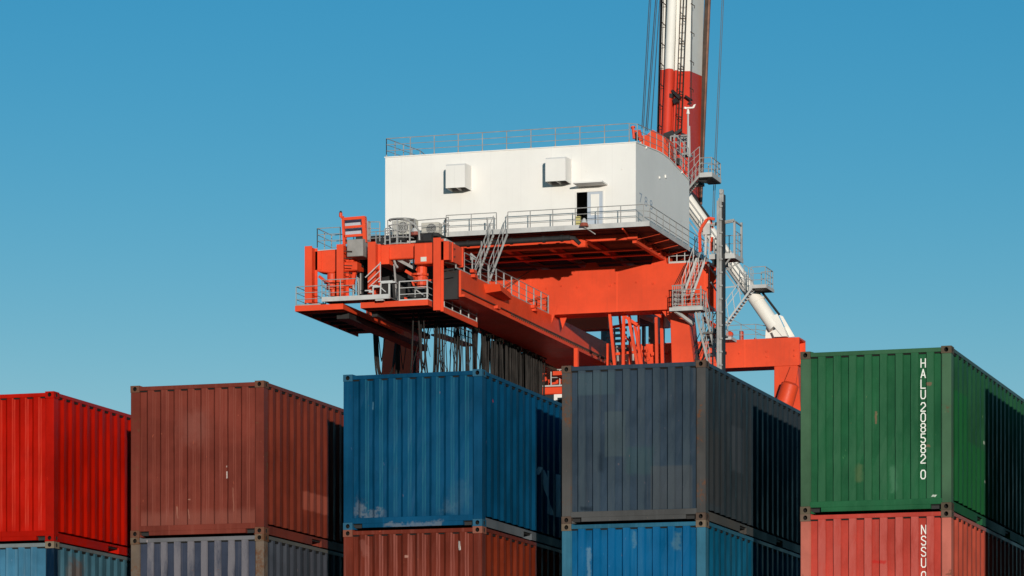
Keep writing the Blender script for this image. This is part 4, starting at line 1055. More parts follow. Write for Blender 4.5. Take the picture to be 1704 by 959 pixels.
ebox(633, 722, 440, 512, YP + 4.0, 3.0); ebox(594, 612, 428, 492, YP + 3.0, 2.0); ebox(735, 744, 425, 470, YP + 3.0, 1.0); ebox(571, 600, 426, 445, YP + 2.2, 0.8)
part(m, "winch_housing", M_DARK, bevel=0.1)
m = MB()
for k in range(3): q = P(590 + k * 5, 455, YP + 2.5); m.tube(q, q + Vector((0, 0, -1.2)), 0.05, 6)
m.tube(P(588, 474, YP + 0.5), P(588, 494, YP + 0.5), 0.06, 6); m.tube(P(596, 468, YP + 0.5), P(596, 494, YP + 0.5), 0.05, 6)
m.bar(P(690, 481, YP + 0.5), P(708, 480, YP + 0.5), 0.06); m.bar(P(691, 481, YP + 0.5), P(691, 495, YP + 0.5), 0.06); m.bar(P(692, 482, YP + 0.5), P(707, 493, YP + 0.5), 0.06); m.bar(P(712, 480, YP + 0.5), P(712, 494, YP + 0.5), 0.06)
part(m, "pipe_stand", M_GALV)
# ---- rear access: caged ladder, spiral landing, condensers --------------------------------
m = MB()
ztop = P(640, 408, 205).z
a = P(528, 412, 203.2); 
railing([(a.x, 203.2, a.z), (a.x, 205.6, a.z), (P(640, 404, 203.2).x, 205.6, a.z + 0.1)], 1.1, 1.3, 0.032, 2, mb=m)
railing([(a.x, 203.2, a.z), (P(566, 410, 203.2).x, 203.2, a.z)], 1.1, 1.3, 0.032, 2, mb=m)
railing([P(612, 402, 203.2), P(616, 402, 207.0), P(632, 402, 207.0)], 1.15, 0.9, 0.036, 2, mb=m)
part(m, "upper_railing", M_GALV)
m = MB(); q0 = P(526, 416, 203); q1 = P(640, 408, 203); m.box(q0.x, q1.x, 203.1, 205.8, q0.z - 0.12, q0.z); part(m, "upper_deck", M_GALVL)
m = MB()
Y = 203.0
def vb(a, b, w=0.06, YY=Y): m.bar(P(*a, YY), P(*b, YY), w, w, (0, 1, 0))
# ladder with hoops
for Y_ in (203.0, 203.8):
    vb((641, 380), (641, 440), 0.07, Y_); vb((648, 378), (650, 432), 0.06, Y_); vb((661, 366), (661, 436), 0.09, Y_); vb((682, 372), (682, 435), 0.07, Y_); vb((667, 400), (667, 432), 0.05, Y_); vb((673, 404), (673, 432), 0.05, Y_)
for k in range(9): m.bar(P(661, 376 + k * 7, 203.0), P(661, 376 + k * 7, 203.8), 0.04)
for k in range(7): vb((641, 384 + k * 8), (649, 383.5 + k * 8), 0.04, 203.0)
c = P(665, 370, 203.6)
for j in range(5):
    rad = 0.72; pts = []
    for t in range(15):
        an = math.pi * 1.15 * t / 14 + math.pi * 0.92
        pts.append((c.x + 0.1 + rad * math.cos(an), c.y + rad * math.sin(an) * 0.9, c.z + 0.12 - j * 0.36))
    m.path(pts, 0.035, 5)
m.path([P(651, 366, 203.2), P(664, 364, 203.2), P(680, 368, 203.2)], 0.06, 6); m.path([P(680, 368, 203.2), P(690, 374, 203.2), P(697, 384, 203.2), P(698, 400, 203.2)], 0.06, 6)
for px in (653, 657, 671, 676): vb((px, 368), (px, 396), 0.035, 202.95)
# inclined platform edge
a, b = P(660, 431, 202.6), P(688, 446, 202.6)
for dy in (0, 0.8): m.bar(a + Vector((0, dy, 0)), b + Vector((0, dy, 0)), 0.08, 0.16)
m.add([a, b, b + Vector((0, 0.8, 0)), a + Vector((0, 0.8, 0))], [(0, 1, 2, 3)])
m.tube(P(667, 425, 202.6), P(688, 436, 202.6), 0.04, 5); m.tube(P(688, 425, 202.6), P(688, 446, 202.6), 0.05, 5); m.bar(P(681, 440, 202.6), P(688, 426, 202.6), 0.05); m.bar(P(656, 440, 202.6), P(661, 500, 202.6), 0.09); m.bar(P(641, 415, 202.6), P(641, 442, 202.6), 0.14)
m.path([P(655, 410, 202.5), P(655, 430, 202.5), P(658, 440, 202.5), P(662, 446, 202.5)], 0.07, 6)
part(m, "caged_ladder", M_GALV)
def condenser(px0, px1, py0, py1, Y):
    a, b = P(px0, py0, Y), P(px1, py1, Y); m = MB(); m.box(a.x, b.x, Y, Y + 0.7, b.z, a.z)
    for x in (a.x + 0.08, b.x - 0.08): m.box(x - 0.04, x + 0.04, Y + 0.1, Y + 0.6, b.z - 0.35, b.z - 0.003)
    o = part(m, "condenser_unit", metal("off_white_unit", (0.46, 0.43, 0.37), 0.5, 0.08, 0.15, 1.0), bevel=0.03)
    m = MB(); cx, cz = a.x * 0.42 + b.x * 0.58, (a.z + b.z) / 2
    m.tube((cx, Y - 0.02, cz), (cx, Y - 0.003, cz), (a.z - b.z) * 0.40, 18); part(m, "fan_grille", metal("fan_shadow_grey", (0.10, 0.095, 0.085), 0.6), o)
    m = MB()
    for k in range(4):
        rr = (a.z - b.z) * (0.1 + 0.1 * k)
        m.path([(cx + rr * math.cos(t * math.pi / 8), Y - 0.03, cz + rr * math.sin(t * math.pi / 8)) for t in range(17)], 0.012, 4, False)
    part(m, "fan_guard", M_GALVL, o)
condenser(654, 682, 368, 391, 212.0); condenser(701, 730, 371, 391, 212.0); condenser(676, 690, 364, 386, 212.4)
m = MB()
railing([P(690, 398, 211.6), P(741, 394, 211.6)], 1.1, 1.4, 0.036, 2, mb=m); railing([P(741, 394, 211.6), P(746, 392, 212.8)], 1.1, 1.4, 0.036, 2, mb=m); railing([P(645, 400, 212.2), P(690, 398, 212.2)], 1.2, 0.8, 0.03, 3, mb=m)
m.tube(P(737, 371, 211.6), P(748, 376, 211.6), 0.05, 5)
part(m, "condenser_railing", M_GALV)
m = MB(); a, b = P(640, 402, 211.6), P(742, 399, 211.6); m.box(a.x, b.x, 211.6, 213.9, a.z - 0.16, a.z - 0.02); part(m, "condenser_deck", M_GALVL)
m = MB(); q = P(691, 392, 210.5); m.tube(q, q + Vector((0, 0, 0.2)), 0.3, 14, 0.28); o = part(m, "floodlight", metal("floodlight_red_rim_worn", (0.25, 0.06, 0.04)))
m = MB(); m.tube(q + Vector((0, 0, 0.203)), q + Vector((0, 0, 0.42)), 0.27, 14, 0.18); part(m, "floodlight_cap", M_GALVL, o)
m = MB()
for px, py, r_ in ((636, 403, 0.3), (713, 397, 0.3), (650, 398, 0.22), (669, 398, 0.25), (702, 399, 0.2)): q = P(px, py, 211); m.tube(q - Vector((0.25, 0, 0)), q + Vector((0.25, 0, 0)), r_, 10)
part(m, "cable_drum", M_DARK)
# ---- stair from girder to house walkway --------------------------------------------------
a = P(806, 466, 212.2); b = P(832, 389, 212.2); wv = Vector((P(822, 392, 212.2).x - P(845, 392, 212.2).x, 0, 0))
m = stair(P(814, 468, 211.4), P(844, 390, 212.4), wv, 15, True, rh=1.15)
q = P(803, 392, 212.4); 
part(m, "access_stair", M_GALV)
m = MB(); m.tube(P(788, 452, 211.6), P(813, 396, 212.4), 0.035, 5); m.tube(P(790, 440, 211.6), P(811, 386, 212.4), 0.03, 5)
m.tube(P(811, 362, 212.8), P(812, 414, 212.6), 0.05, 5); m.tube(P(801, 402, 212.4), P(800, 436, 212.0), 0.035, 5)
m.bar(P(786, 426, 211.5), P(787, 433, 211.5), 0.22); m.tube(P(783, 423, 211.5), P(793, 432, 211.5), 0.09, 6)
part(m, "stair_stanchion", M_GALV)
# thin stay wires across the beam
m = MB()
for a, b in (((836, 478), (885, 450)), ((842, 481), (880, 451)), ((875, 503), (902, 492)), ((1128, 470), (1142, 440)), ((1124, 472), (1140, 440))): m.tube(P(*a, 221.6), P(*b, 221.6), 0.02, 5)
part(m, "stay_wire", M_BROWN)

# ---- right-hand stairs, landings, lift mast ---------------------------------------------------
m = stair(P(1150, 497, 221.0), P(1175, 428, 221.0), (P(1135, 497, 221.0) - P(1150, 497, 221.0)), 12, True, rh=1.2); part(m, "access_stair", M_GALVL)
m = stair(P(1181, 616, 220.6), P(1158, 520, 220.6), (P(1197, 616, 220.6) - P(1181, 616, 220.6)), 15, True, rh=1.15); part(m, "access_stair", M_GALV)
m = MB(); a, b = P(1114, 515, 220.2), P(1168, 512, 220.2)
m.box(a.x, b.x, 220.2, 221.5, a.z - 0.10, a.z); ld = part(m, "stair_landing", M_GREYM)
m = MB(); m.box(a.x, b.x, 220.16, 220.196, a.z - 0.12, a.z + 0.10); m.box(b.x + 0.003, b.x + 0.04, 220.2, 221.5, a.z - 0.12, a.z + 0.1)
m.bar(P(1124, 518, 220.4), P(1154, 540, 222.0), 0.14, 0.2)
part(m, "landing_edge", M_GALVL, ld)
m = MB()
railing([(a.x + 0.2, 221.5, a.z), (a.x + 0.2, 220.25, a.z), (b.x - 0.05, 220.25, a.z), (b.x - 0.05, 221.4, a.z)], 1.15, 0.55, 0.035, 3, toe=0.18, mb=m)
for k in range(7): x = P(1119 + k * 3.6, 480, 220.9).x; m.tube((x, 220.9, P(1119, 508, 220.9).z), (x, 220.9, P(1119, 476, 220.9).z), 0.03, 5)
m.tube(P(1118, 476, 220.9), P(1142, 474, 220.9), 0.04, 5); m.tube(P(1166, 510, 220.3), P(1166, 476, 220.3), 0.05, 5)
part(m, "landing_cage", M_GALV, ld)
m = stair(P(1163, 612, 222.4), P(1192, 548, 222.4), (P(1152, 612, 222.4) - P(1163, 612, 222.4)), 13, True, rh=1.1); part(m, "access_stair", M_DARK)
m = MB(); a2, b2 = P(1170, 553, 220.4), P(1197, 551, 220.4); m.box(a2.x, b2.x, 220.4, 222.6, a2.z - 0.1, a2.z); part(m, "stair_landing", M_GREYM)
m = MB(); railing([(b2.x, 220.45, a2.z), (b2.x, 222.5, a2.z)], 1.1, 0.6, 0.035, 2, mb=m); railing([(a2.x + 0.6, 220.42, a2.z), (b2.x, 220.42, a2.z)], 1.1, 0.45, 0.03, 2, mb=m); railing([P(1180, 578, 222.8), P(1198, 577, 222.8)], 1.1, 0.4, 0.03, 2, mb=m); part(m, "landing_cage", M_GALV)
m = MB(); m.bar(P(1176, 565, 223.5), P(1196, 540, 223.5), 0.1); m.bar(P(1172, 600, 223.5), P(1200, 575, 223.5), 0.08); m.tube(P(1186, 515, 221.8), P(1186, 612, 221.8), 0.05, 6); m.tube(P(1170, 500, 221.2), P(1170, 560, 221.2), 0.05, 6)
for px, py in ((1178, 440), (1187, 452), (1183, 470)): m.bar(P(px, py, 220.8), P(px + 9, py + 14, 221.4), 0.07)
part(m, "stair_brace", M_GALV)
m = MB(); m.box(P(1180, 562, 224.5).x, P(1194, 562, 224.5).x, 224.5, 225, P(1180, 578, 224.5).z, P(1180, 560, 224.5).z); part(m, "cable_reel_box", M_GREYM)
# house-level bridge to the stair head
m = MB(); a, b = P(1113, 438, 222.2), P(1152, 436, 222.2); m.box(a.x, b.x, 222.2, 223.4, a.z - 0.08, a.z + 0.03)
m.box(a.x, b.x, 222.16, 222.19, a.z - 0.1, a.z + 0.08)
railing([(a.x, 222.25, a.z), (b.x, 222.25, a.z)], 0.85, 0.45, 0.035, 1, mb=m); part(m, "beam_top_step", M_GALVL)
# upper landing
m = MB(); a, b = P(1180, 427, 219.8), P(1222, 423, 219.8)
m.box(a.x, b.x, 219.8, 221.4, a.z - 0.16, a.z - 0.04); ul = part(m, "lift_landing", M_GREYM)
m = MB(); m.box(a.x, b.x, 219.76, 219.796, a.z - 0.18, a.z + 0.12); m.box(b.x + 0.003, b.x + 0.05, 219.8, 221.9, a.z - 0.18, a.z + 0.12); part(m, "landing_edge", M_GALVL, ul)
m = MB()
zt = P(1222, 368, 219.8).z
for x, y in ((b.x, 219.85), (b.x + 0.0, 221.6), (b.x - 1.4, 221.6)): m.bar((x, y, a.z), (x, y, zt + (0.2 if y > 220 else 0)), 0.12)
m.bar((a.x + 0.1, 219.85, zt - 0.18), (b.x, 219.85, zt), 0.12); m.bar((b.x, 219.85, zt), (b.x, 221.6, zt), 0.08); m.bar(P(1185, 373, 219.8), P(1222, 366, 219.8), 0.11)
railing([(b.x, 219.85, a.z), (b.x, 221.5, a.z), (b.x - 1.5, 221.5, a.z)], 1.5, 0.8, 0.03, 2, mb=m)
railing([(a.x + 0.3, 219.85, a.z), (a.x + 0.95, 219.85, a.z)], 1.05, 0.35, 0.05, 2, mb=m)
m.bar((b.x, 221.6, a.z - 0.1), P(1194, 457, 220.5), 0.08); m.bar((b.x - 0.2, 219.8, a.z - 0.1), P(1194, 457, 220.0), 0.08)
part(m, "landing_frame", M_GALV, ul)
m = MB(); q = MB()
a, b = P(1185, 432, 220.0), P(1204, 440, 220.0); m.box(a.x, b.x, 220.0, 221.2, b.z, a.z); part(m, "lift_gear", M_DARK, ul)
m = MB(); a, b = P(1170, 372, 219.9), P(1181, 390, 219.9); m.box(a.x, b.x, 219.9, 220.3, b.z, a.z); m.bar(P(1175, 390, 220), P(1174, 425, 220), 0.12); m.bar(P(1181, 392, 220), P(1180, 425, 220), 0.06); part(m, "control_cabinet", M_GALVL, ul)
m = MB(); pts = [P(1165, 420, 219.7), P(1164.5, 388, 219.7), P(1168, 378, 219.7), P(1177, 365, 219.7), P(1182, 363.5, 219.7), P(1189, 365, 219.7)]
for i in range(len(pts) - 1): m.bar(pts[i], pts[i + 1], 0.16, 0.16, (0, 1, 0))
m.bar(P(1183, 366, 220.2), P(1186, 380, 220.2), 0.10); m.bar(P(1185, 395, 220.6), P(1184, 418, 220.6), 0.14, 0.14, (0, 1, 0))
part(m, "davit_arm", M_ORANGE_P)
m = MB()
for (x0, w, yt, mm) in ((1192.6, 2.6, 334, 0), (1195.2, 2.0, 330, 0), (1197.0, 3.6, 315, 0)):
    a, b = P(x0, yt, 219.2), P(x0 + w, 622, 219.2); m.box(a.x, b.x, 219.2, 219.45, 0.2, a.z)
mast = part(m, "lift_mast", M_GALV)
m = MB(); a, b = P(1200.9, 317, 219.3), P(1203.4, 622, 219.3); m.box(a.x, b.x, 219.3, 219.9, 0.2, a.z - 0.2); part(m, "mast_rack", M_DARK, mast)
m = MB()
for k in range(14): q = P(1200, 322 + k * 22, 219.27); m.box(q.x - 0.05, q.x + 0.12, 219.1, 219.19, q.z - 0.05, q.z + 0.05)
a, b = P(1197.0, 313, 219.2), P(1203.4, 336, 219.2); m.box(a.x + 0.14, b.x, 219.21, 219.4, b.z, a.z - 0.1)
part(m, "mast_bracket", M_GALV, mast)

# ---- A-frame pylon legs (white tubes) -----------------------------------------------------------
YA = 255.6
a = P(1299, 560, YA); d0 = P(1145, 336, YA); ap = d0 + (d0 - a) * 0.45
m = MB(); a1 = P(1290, 545, YA); m.tube(a1, ap, 0.50, 24); py1 = part(m, "pylon_leg", M_WPIPE, smooth=True)
m = MB(); q = P(1262, 502, YA); dv = (a1 - ap).normalized(); m.tube(q - dv * 0.06, q + dv * 0.06, 0.53, 24)
for px, py in ((1171, 373.5), (1215, 438)): q = P(px, py, YA); m.tube(q - dv * 0.04, q + dv * 0.04, 0.52, 24)
part(m, "pipe_flange", M_WPIPE, py1, smooth=True)
def wplate(pts, y0, y1, nm="pylon_foot"):
    m = MB(); m.prism([(P(px, py, YA).x, P(px, py, YA).z) for px, py in pts], y0, y1); part(m, nm, M_WPIPE, py1)
wplate([(1272, 562.5), (1299, 561.5), (1290, 549), (1273.5, 539.5)], YA + 0.25, YA + 0.33); wplate([(1279, 531), (1296, 524), (1302, 536), (1306, 545), (1312, 561), (1304, 561.5)], YA - 0.45, YA - 0.38)
wplate([(1296, 524), (1302, 526), (1322, 560), (1313, 561), (1306, 545)], YA + 0.1, YA + 0.2)
m = MB(); m.prism([(P(px, py, YA).x, P(px, py, YA).z) for px, py in ((1286, 552), (1306, 545), (1312, 561.5), (1290, 562))], YA - 0.36, YA + 0.24); part(m, "foot_block", M_WPIPE, py1)
m = MB(); xl = 2 * -68.5 - a1.x; m.tube((xl, YA, a1.z), ap, 0.50, 20); part(m, "pylon_leg", M_WPIPE, smooth=True)
# walkway ladder along the right-hand pylon tube
m = MB()
off = Vector((-0.55, -0.9, -0.35)); s0 = P(1238, 484, YA - 1.3); s1 = P(1142, 352, YA - 1.3)
st = stair(s0, s1, Vector((0, 0.6, 0)), 34, True, rh=1.0, mb=m); m.bar(s0 + Vector((-0.15, 0, -0.25)), s1 + Vector((-0.15, 0, -0.25)), 0.09)
part(m, "pylon_stair", M_GALV)
m = MB(); m.tube(P(1268, 486, YA + 0.3), P(1297, 524, YA + 0.3), 0.09, 6); m.tube(P(1154, 326, YA), P(1180, 362, YA), 0.09, 6); part(m, "cable_pipe", M_DARK)
# platform on the pylon leg
YL = 253.6
m = MB(); a, b = P(1247, 477, YL), P(1272, 475, YL); m.box(a.x, b.x + 0.1, YL, YL + 2.4, a.z - 0.12, a.z); pl = part(m, "pylon_platform", M_DARK)
m = MB(); m.box(a.x, b.x + 0.1, YL - 0.04, YL - 0.003, a.z - 0.14, a.z + 0.10); m.box(b.x + 0.103, b.x + 0.14, YL, YL + 2.4, a.z - 0.14, a.z + 0.1); part(m, "platform_edge", M_GALVL, pl)
m = MB(); railing([(a.x + 0.1, YL + 0.05, a.z), (b.x + 0.05, YL + 0.05, a.z), (b.x + 0.05, YL + 2.3, a.z), (a.x + 0.3, YL + 2.3, a.z)], 1.35, 0.7, 0.036, 2, mb=m)
railing([P(1238, 470, YL), P(1253, 478, YL)], 1.2, 0.4, 0.032, 2, mb=m); part(m, "platform_railing", M_GALV, pl)
m = stair(P(1206, 541, YL), P(1252, 478, YL), Vector((0, 0.75, 0)), 13, False); m2 = m
for dz in (0.55, 1.05): m.tube(P(1206, 541, YL) + Vector((-0.2, 0, dz + 0.3)), P(1236, 500, YL) + Vector((-0.2, 0, dz + 0.3)), 0.03, 5)
for t in (0.2, 0.5, 0.8): q = P(1206, 541, YL).lerp(P(1240, 495, YL), t); m.tube(q, q + Vector((-0.2, 0, 1.35)), 0.03, 5)
m.tube(P(1203, 479, YL), P(1224, 477, YL), 0.05, 5)
part(m, "access_stair", M_GALVL)
m = MB(); zt2 = wz1 + 0.003
x0 = P(1208, 566, YW0).x; x1 = P(1270, 563, YW0).x
railing([(x0, YW0 + 0.1, zt2), (P(1257, 563, YW0).x, YW0 + 0.1, zt2), (x1, YW0 + 1.3, zt2)], 1.05, 1.0, 0.032, 2, mb=m); m.tube(P(1215, 530, YW0), P(1272, 560, YW0), 0.02, 5)
part(m, "beam_railing", M_GALV)
m = MB(); q0, q1 = P(1231, 561, YW0 + 0.6), P(1236, 551, YW0 + 0.6); m.box(q0.x, q1.x, YW0 + 0.5, YW0 + 0.9, zt2, q1.z); q = P(1214, 556, YW0 + 0.4); m.tube(q, q + Vector((0, 0.3, 0)), 0.22, 10)
q = P(1257, 560, YW0 + 0.6); m.box(q.x - 0.06, q.x + 0.06, YW0 + 0.5, YW0 + 0.7, zt2, zt2 + 0.15)
part(m, "bollard_box", M_ORANGE_P)
m = MB(); q0, q1 = P(1196, 566, 250), P(1217, 560, 250); m.box(q0.x, q1.x, 250, 251.5, q0.z, q1.z); part(m, "gangway_end", M_GALVL)

# ---- raised boom -----------------------------------------------------------------------------------
def bp(px, py, off=0.0):                                     # points on the boom's front plane, leaning 9 degrees away from the quay
    Y = 254.0
    for _ in range(8): q = P(px, py, Y); Y = 254.0 + off + (q.z - 42.0) * 0.16
    return q
def edge(px_top, px_bot, off=0.0, top=-60, bot=345):         # a boom edge through (px_top, 0) and (px_bot, 260)
    f = lambda py: px_top + (px_bot - px_top) * py / 260.0
    return f
eA, eB = edge(1113, 1104), edge(1150.5, 1145.5)
DEPTH = 3.6
def boomseg(pt, pb, zd, mat, nm, top_slope=0.0):
    m = MB()
    bl, br, tl, tr = bp(eA(pb), pb), bp(eB(pb), pb), bp(eA(pt), pt), bp(eB(pt), pt)
    dv = Vector((0.0, DEPTH, zd * DEPTH))
    m.hexa([bl, br, br + dv, bl + dv], [tl, tr, tr + dv, tl + dv]); return part(m, nm, mat)
bw = boomseg(-260, 118.5, 0.10, M_WPIPE, "boom"); br_ = boomseg(118.7, 350, 0.10, M_REDBOOM, "boom")
def strip(x0t, x0b, x1t, x1b, y0, y1, pt, pb, mat, nm, parent=None):
    m = MB(); e0, e1 = edge(x0t, x0b), edge(x1t, x1b)
    A, B_, C_, D = bp(e0(pb), pb, y0), bp(e1(pb), pb, y0), bp(e0(pt), pt, y0), bp(e1(pt), pt, y0); dv = Vector((0, y1 - y0, 0))
    m.hexa([A, B_, B_ + dv, A + dv], [C_, D, D + dv, C_ + dv]); return part(m, nm, mat, parent)
for (pt, pb, mat) in ((-260, 116, M_WPIPE), (116.3, 240, M_REDBOOM)):
    strip(1103.0, 1095.6, 1109.6, 1102.2, -0.15, -0.05, pt, pb, mat, "side_chord")
strip(1098.6, 1092.0, 1102.6, 1095.3, 0.5, 0.62, -260, 262, M_DARK, "boom_rail")
strip(1110.6, 1102.8, 1112.4, 1104.2, 0.1, 0.2, -260, 245, M_DARK, "boom_rail")
strip(1172.6, 1163.0, 1178.2, 1168.3, 3.3, 3.5, -260, 340, M_BROWN, "boom_rail")
strip(1178.6, 1168.7, 1181.5, 1170.6, 3.2, 3.45, -260, 340, metal("rusty_rail", (0.20, 0.10, 0.065), 0.6, 0.3, 0.3, 1.0), "boom_rail")
for (pt, pb, mat) in ((-260, 117, M_WPIPE), (117.3, 250, M_REDBOOM)):
    m = MB(); m.path([bp(edge(1118, 1108)(p), p, -0.35) for p in (pb, (pt + pb) / 2, pt)], 0.34, 16); part(m, "round_chord", mat, smooth=True)
    strip(1126, 1119, 1131, 1124, -0.25, 0.05, pt, pb, mat, "stiffener_channel")
m = MB()
for k in range(26):                                          # ladder with hoops
    py = -100 + k * 14
    e0, e1 = edge(1133, 1122), edge(1143, 1133)
    if k % 3 == 0 and py < 205:
        m.path([bp(e0(py), py, -0.1), bp(e0(py) + 1, py - 5, -0.7), bp(e1(py), py + 5, -0.7), bp(e1(py), py + 5, -0.1), bp(e0(py), py + 5, -0.1)], 0.03, 4)
    m.tube(bp(e0(py), py, -0.2), bp(e1(py), py, -0.2), 0.015, 4)
for e in (edge(1133, 1122), edge(1143, 1133), edge(1138, 1127)): m.tube(bp(e(-200), -200, -0.3), bp(e(230), 230, -0.3), 0.035, 4)
part(m, "boom_ladder", M_BROWN)
m = MB(); e = edge(1156, 1152)
for py in (-40, 8, 55, 103, 148): m.path([bp(e(py) - 6, py - 2, -0.05), bp(e(py), py + 2, -0.2), bp(e(py) - 0.4, py + 6, -0.05)], 0.03, 4)
m.tube(bp(1153.2, -200, -0.12), bp(1150.5, 165, -0.12), 0.025, 4)
e = edge(1106.5, 1099)
for k in range(12):
    py = -60 + k * 34; m.path([bp(e(py) - 4, py - 5, -0.2), bp(e(py) + 4, py + 3, -0.2), bp(e(py) - 3, py + 4, -0.2)], 0.03, 4)
for e in (edge(1104.5, 1097), edge(1108.5, 1101)): m.tube(bp(e(-200), -200, -0.2), bp(e(240), 240, -0.2), 0.022, 4)
part(m, "boom_conduit", M_BROWN)
m = MB(); m.prism([(bp(px, py).x, bp(px, py).z) for px, py in ((1099, 93), (1112, 100), (1111, 107))], bp(1105, 98).y + 0.1, bp(1105, 98).y + 0.5); a, b = bp(1100, 112), bp(1112, 110); m.bar(a, b, 0.2); part(m, "hinge_lug", M_DARK)
m = MB(); a = bp(1117, 150, -0.6)
m.bar(bp(1119, 151, -0.5), bp(1132, 164, -0.5), 0.35, 0.15); m.bar(bp(1115, 160, -0.5), bp(1120, 160, -0.5), 0.4, 0.3); m.bar(bp(1141, 160, -0.3), bp(1151, 167, -0.3), 0.3, 0.12); m.bar(bp(1123, 165, -0.5), bp(1126, 172, -0.5), 0.3); m.bar(bp(1145, 172, -0.2), bp(1151, 172, -0.2), 0.10)
m.bar(bp(1106, 228, -0.8), bp(1122, 222, -0.8), 0.5, 0.4); m.bar(bp(1122, 224, -0.6), bp(1134, 216, -0.6), 0.2); m.bar(bp(1108, 234, -0.6), bp(1118, 233, -0.6), 0.6, 0.6); m.bar(bp(1134, 226, -0.5), bp(1141, 229, -0.5), 0.4)
part(m, "boom_clamp", M_DARK)
# orange gear behind the roof railing
m = MB(); Yq = 231.0
def ogon(pts, d): m.prism([(P(px, py, Yq).x, P(px, py, Yq).z) for px, py in pts], Yq, Yq + d)
ogon([(1066, 226), (1076, 225), (1086, 216), (1108, 229), (1108, 262), (1070, 262)], 2.2); ogon([(1108.3, 240), (1116, 238), (1116, 270), (1108.3, 270)], 1.5)
m.tube(P(1053, 210, 229), P(1055, 231, 229), 0.09, 8); m.tube(P(1053, 211, 229), P(1053.5, 213.5, 229), 0.15, 8); m.bar(P(1054, 219, 229), P(1066, 218, 229), 0.12); m.bar(P(1064, 220, 229), P(1067, 235, 229), 0.2)
part(m, "apex_sheave_block", M_ORANGE_P)
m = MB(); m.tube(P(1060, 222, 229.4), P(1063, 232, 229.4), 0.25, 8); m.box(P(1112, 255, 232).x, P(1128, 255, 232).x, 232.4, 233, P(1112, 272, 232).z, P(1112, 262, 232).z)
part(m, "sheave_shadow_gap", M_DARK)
m = MB()
railing([P(1122, 268, 229), P(1132, 277, 229), P(1146, 292, 229)], 1.7, 0.5, 0.035, 3, mb=m); railing([P(1116, 258, 233), P(1146, 256, 233)], 1.2, 0.8, 0.06, 2, mb=m)
a, b = P(1133, 258, 233), P(1146, 254, 233); m.box(a.x, b.x, 233, 234, a.z, b.z)
for px in (1122, 1128, 1138, 1142): m.bar(P(px, 228, 234), P(px, 258, 234), 0.09)
m.bar(P(1122, 228, 234), P(1144, 231, 234), 0.09); m.bar(P(1133, 232, 234), P(1146, 238, 234), 0.09)
part(m, "apex_platform", M_GALV)
# wind vane
m = MB(); Yv = 230.0
m.tube(P(1145, 260, Yv), P(1145, 190, Yv), 0.06, 6); m.tube(P(1148, 262, Yv), P(1147.5, 210, Yv), 0.04, 6); va = part(m, "vane_pole", M_GALVL)
m = MB(); m.tube(P(1145, 190, Yv), P(1145, 182, Yv), 0.12, 10, 0.06); m.bar(P(1140.5, 180, Yv), P(1153, 179.5, Yv), 0.09)
m.prism([(P(px, py, Yv).x, P(px, py, Yv).z) for px, py in ((1151, 180.5), (1155, 180), (1158, 173.5), (1154.5, 174.5))], Yv - 0.02, Yv + 0.02)
m.tube(P(1140, 181.5, Yv), P(1140.8, 178.5, Yv), 0.1, 8); part(m, "wind_vane", M_WPIPE, va)
# side platform and stair on the boom hinge
Yh = 252.0
m = MB(); a, b = P(1164, 293, Yh), P(1184, 291, Yh); m.box(a.x, b.x, Yh, Yh + 2.6, a.z - 0.16, a.z); hp = part(m, "hinge_platform", M_DARK)
m = MB(); m.box(a.x, b.x + 0.04, Yh - 0.04, Yh - 0.003, a.z - 0.10, a.z + 0.22); m.box(b.x + 0.003, b.x + 0.05, Yh, Yh + 2.6, a.z - 0.1, a.z + 0.22); part(m, "platform_edge", M_GALVL, hp)
m = MB(); railing([(a.x, Yh + 0.05, a.z + 0.1), (b.x, Yh + 0.05, a.z + 0.1), (b.x, Yh + 2.5, a.z + 0.1), (a.x, Yh + 2.5, a.z + 0.1)], 1.15, 0.8, 0.04, 2, mb=m); part(m, "platform_railing", M_GALV, hp)
m = stair(P(1140, 321, Yh), P(1164, 292, Yh), Vector((0, 0.8, 0)), 9, True, rh=1.1); railing([P(1146, 284, Yh), P(1164, 268, Yh)], 1.0, 0.4, 0.03, 1, mb=m); part(m, "access_stair", M_GALV)
m = MB(); m.tube(P(1163, 300, Yh + 0.5), P(1176, 303, Yh + 0.5), 0.12, 8); q0, q1 = P(1154, 310, Yh + 2), P(1170, 304, Yh + 2); m.box(q0.x, q1.x, Yh + 1.8, Yh + 2.4, q0.z, q1.z); part(m, "hinge_pin", M_DARK, hp)
# ropes
for (xt, xb, yb, rr) in ((1080.5, 1068, 214, 0.035), (1083, 1070.5, 214, 0.03), (1091, 1074.5, 218, 0.04), (1093.5, 1077, 218, 0.03), (1098, 1083, 222, 0.035)):
    m = MB(); a, b = P(xb, yb, 232), P(xt, 0, 258); m.tube(a, b + (b - a) * 0.4, rr, 5); part(m, "hoist_rope", M_ROPE)
for (xt, xb, yb, rr) in ((1204, 1192, 262, 0.03), (1201.5, 1189.5, 262, 0.03)):
    m = MB(); a, b = P(xb, yb, 256), P(xt, 0, 260); c = P(xb - 5.5, 400, 256); m.tube(c, a, rr, 5); m.tube(a, b + (b - a) * 0.4, rr, 5); part(m, "hoist_rope", M_ROPE)

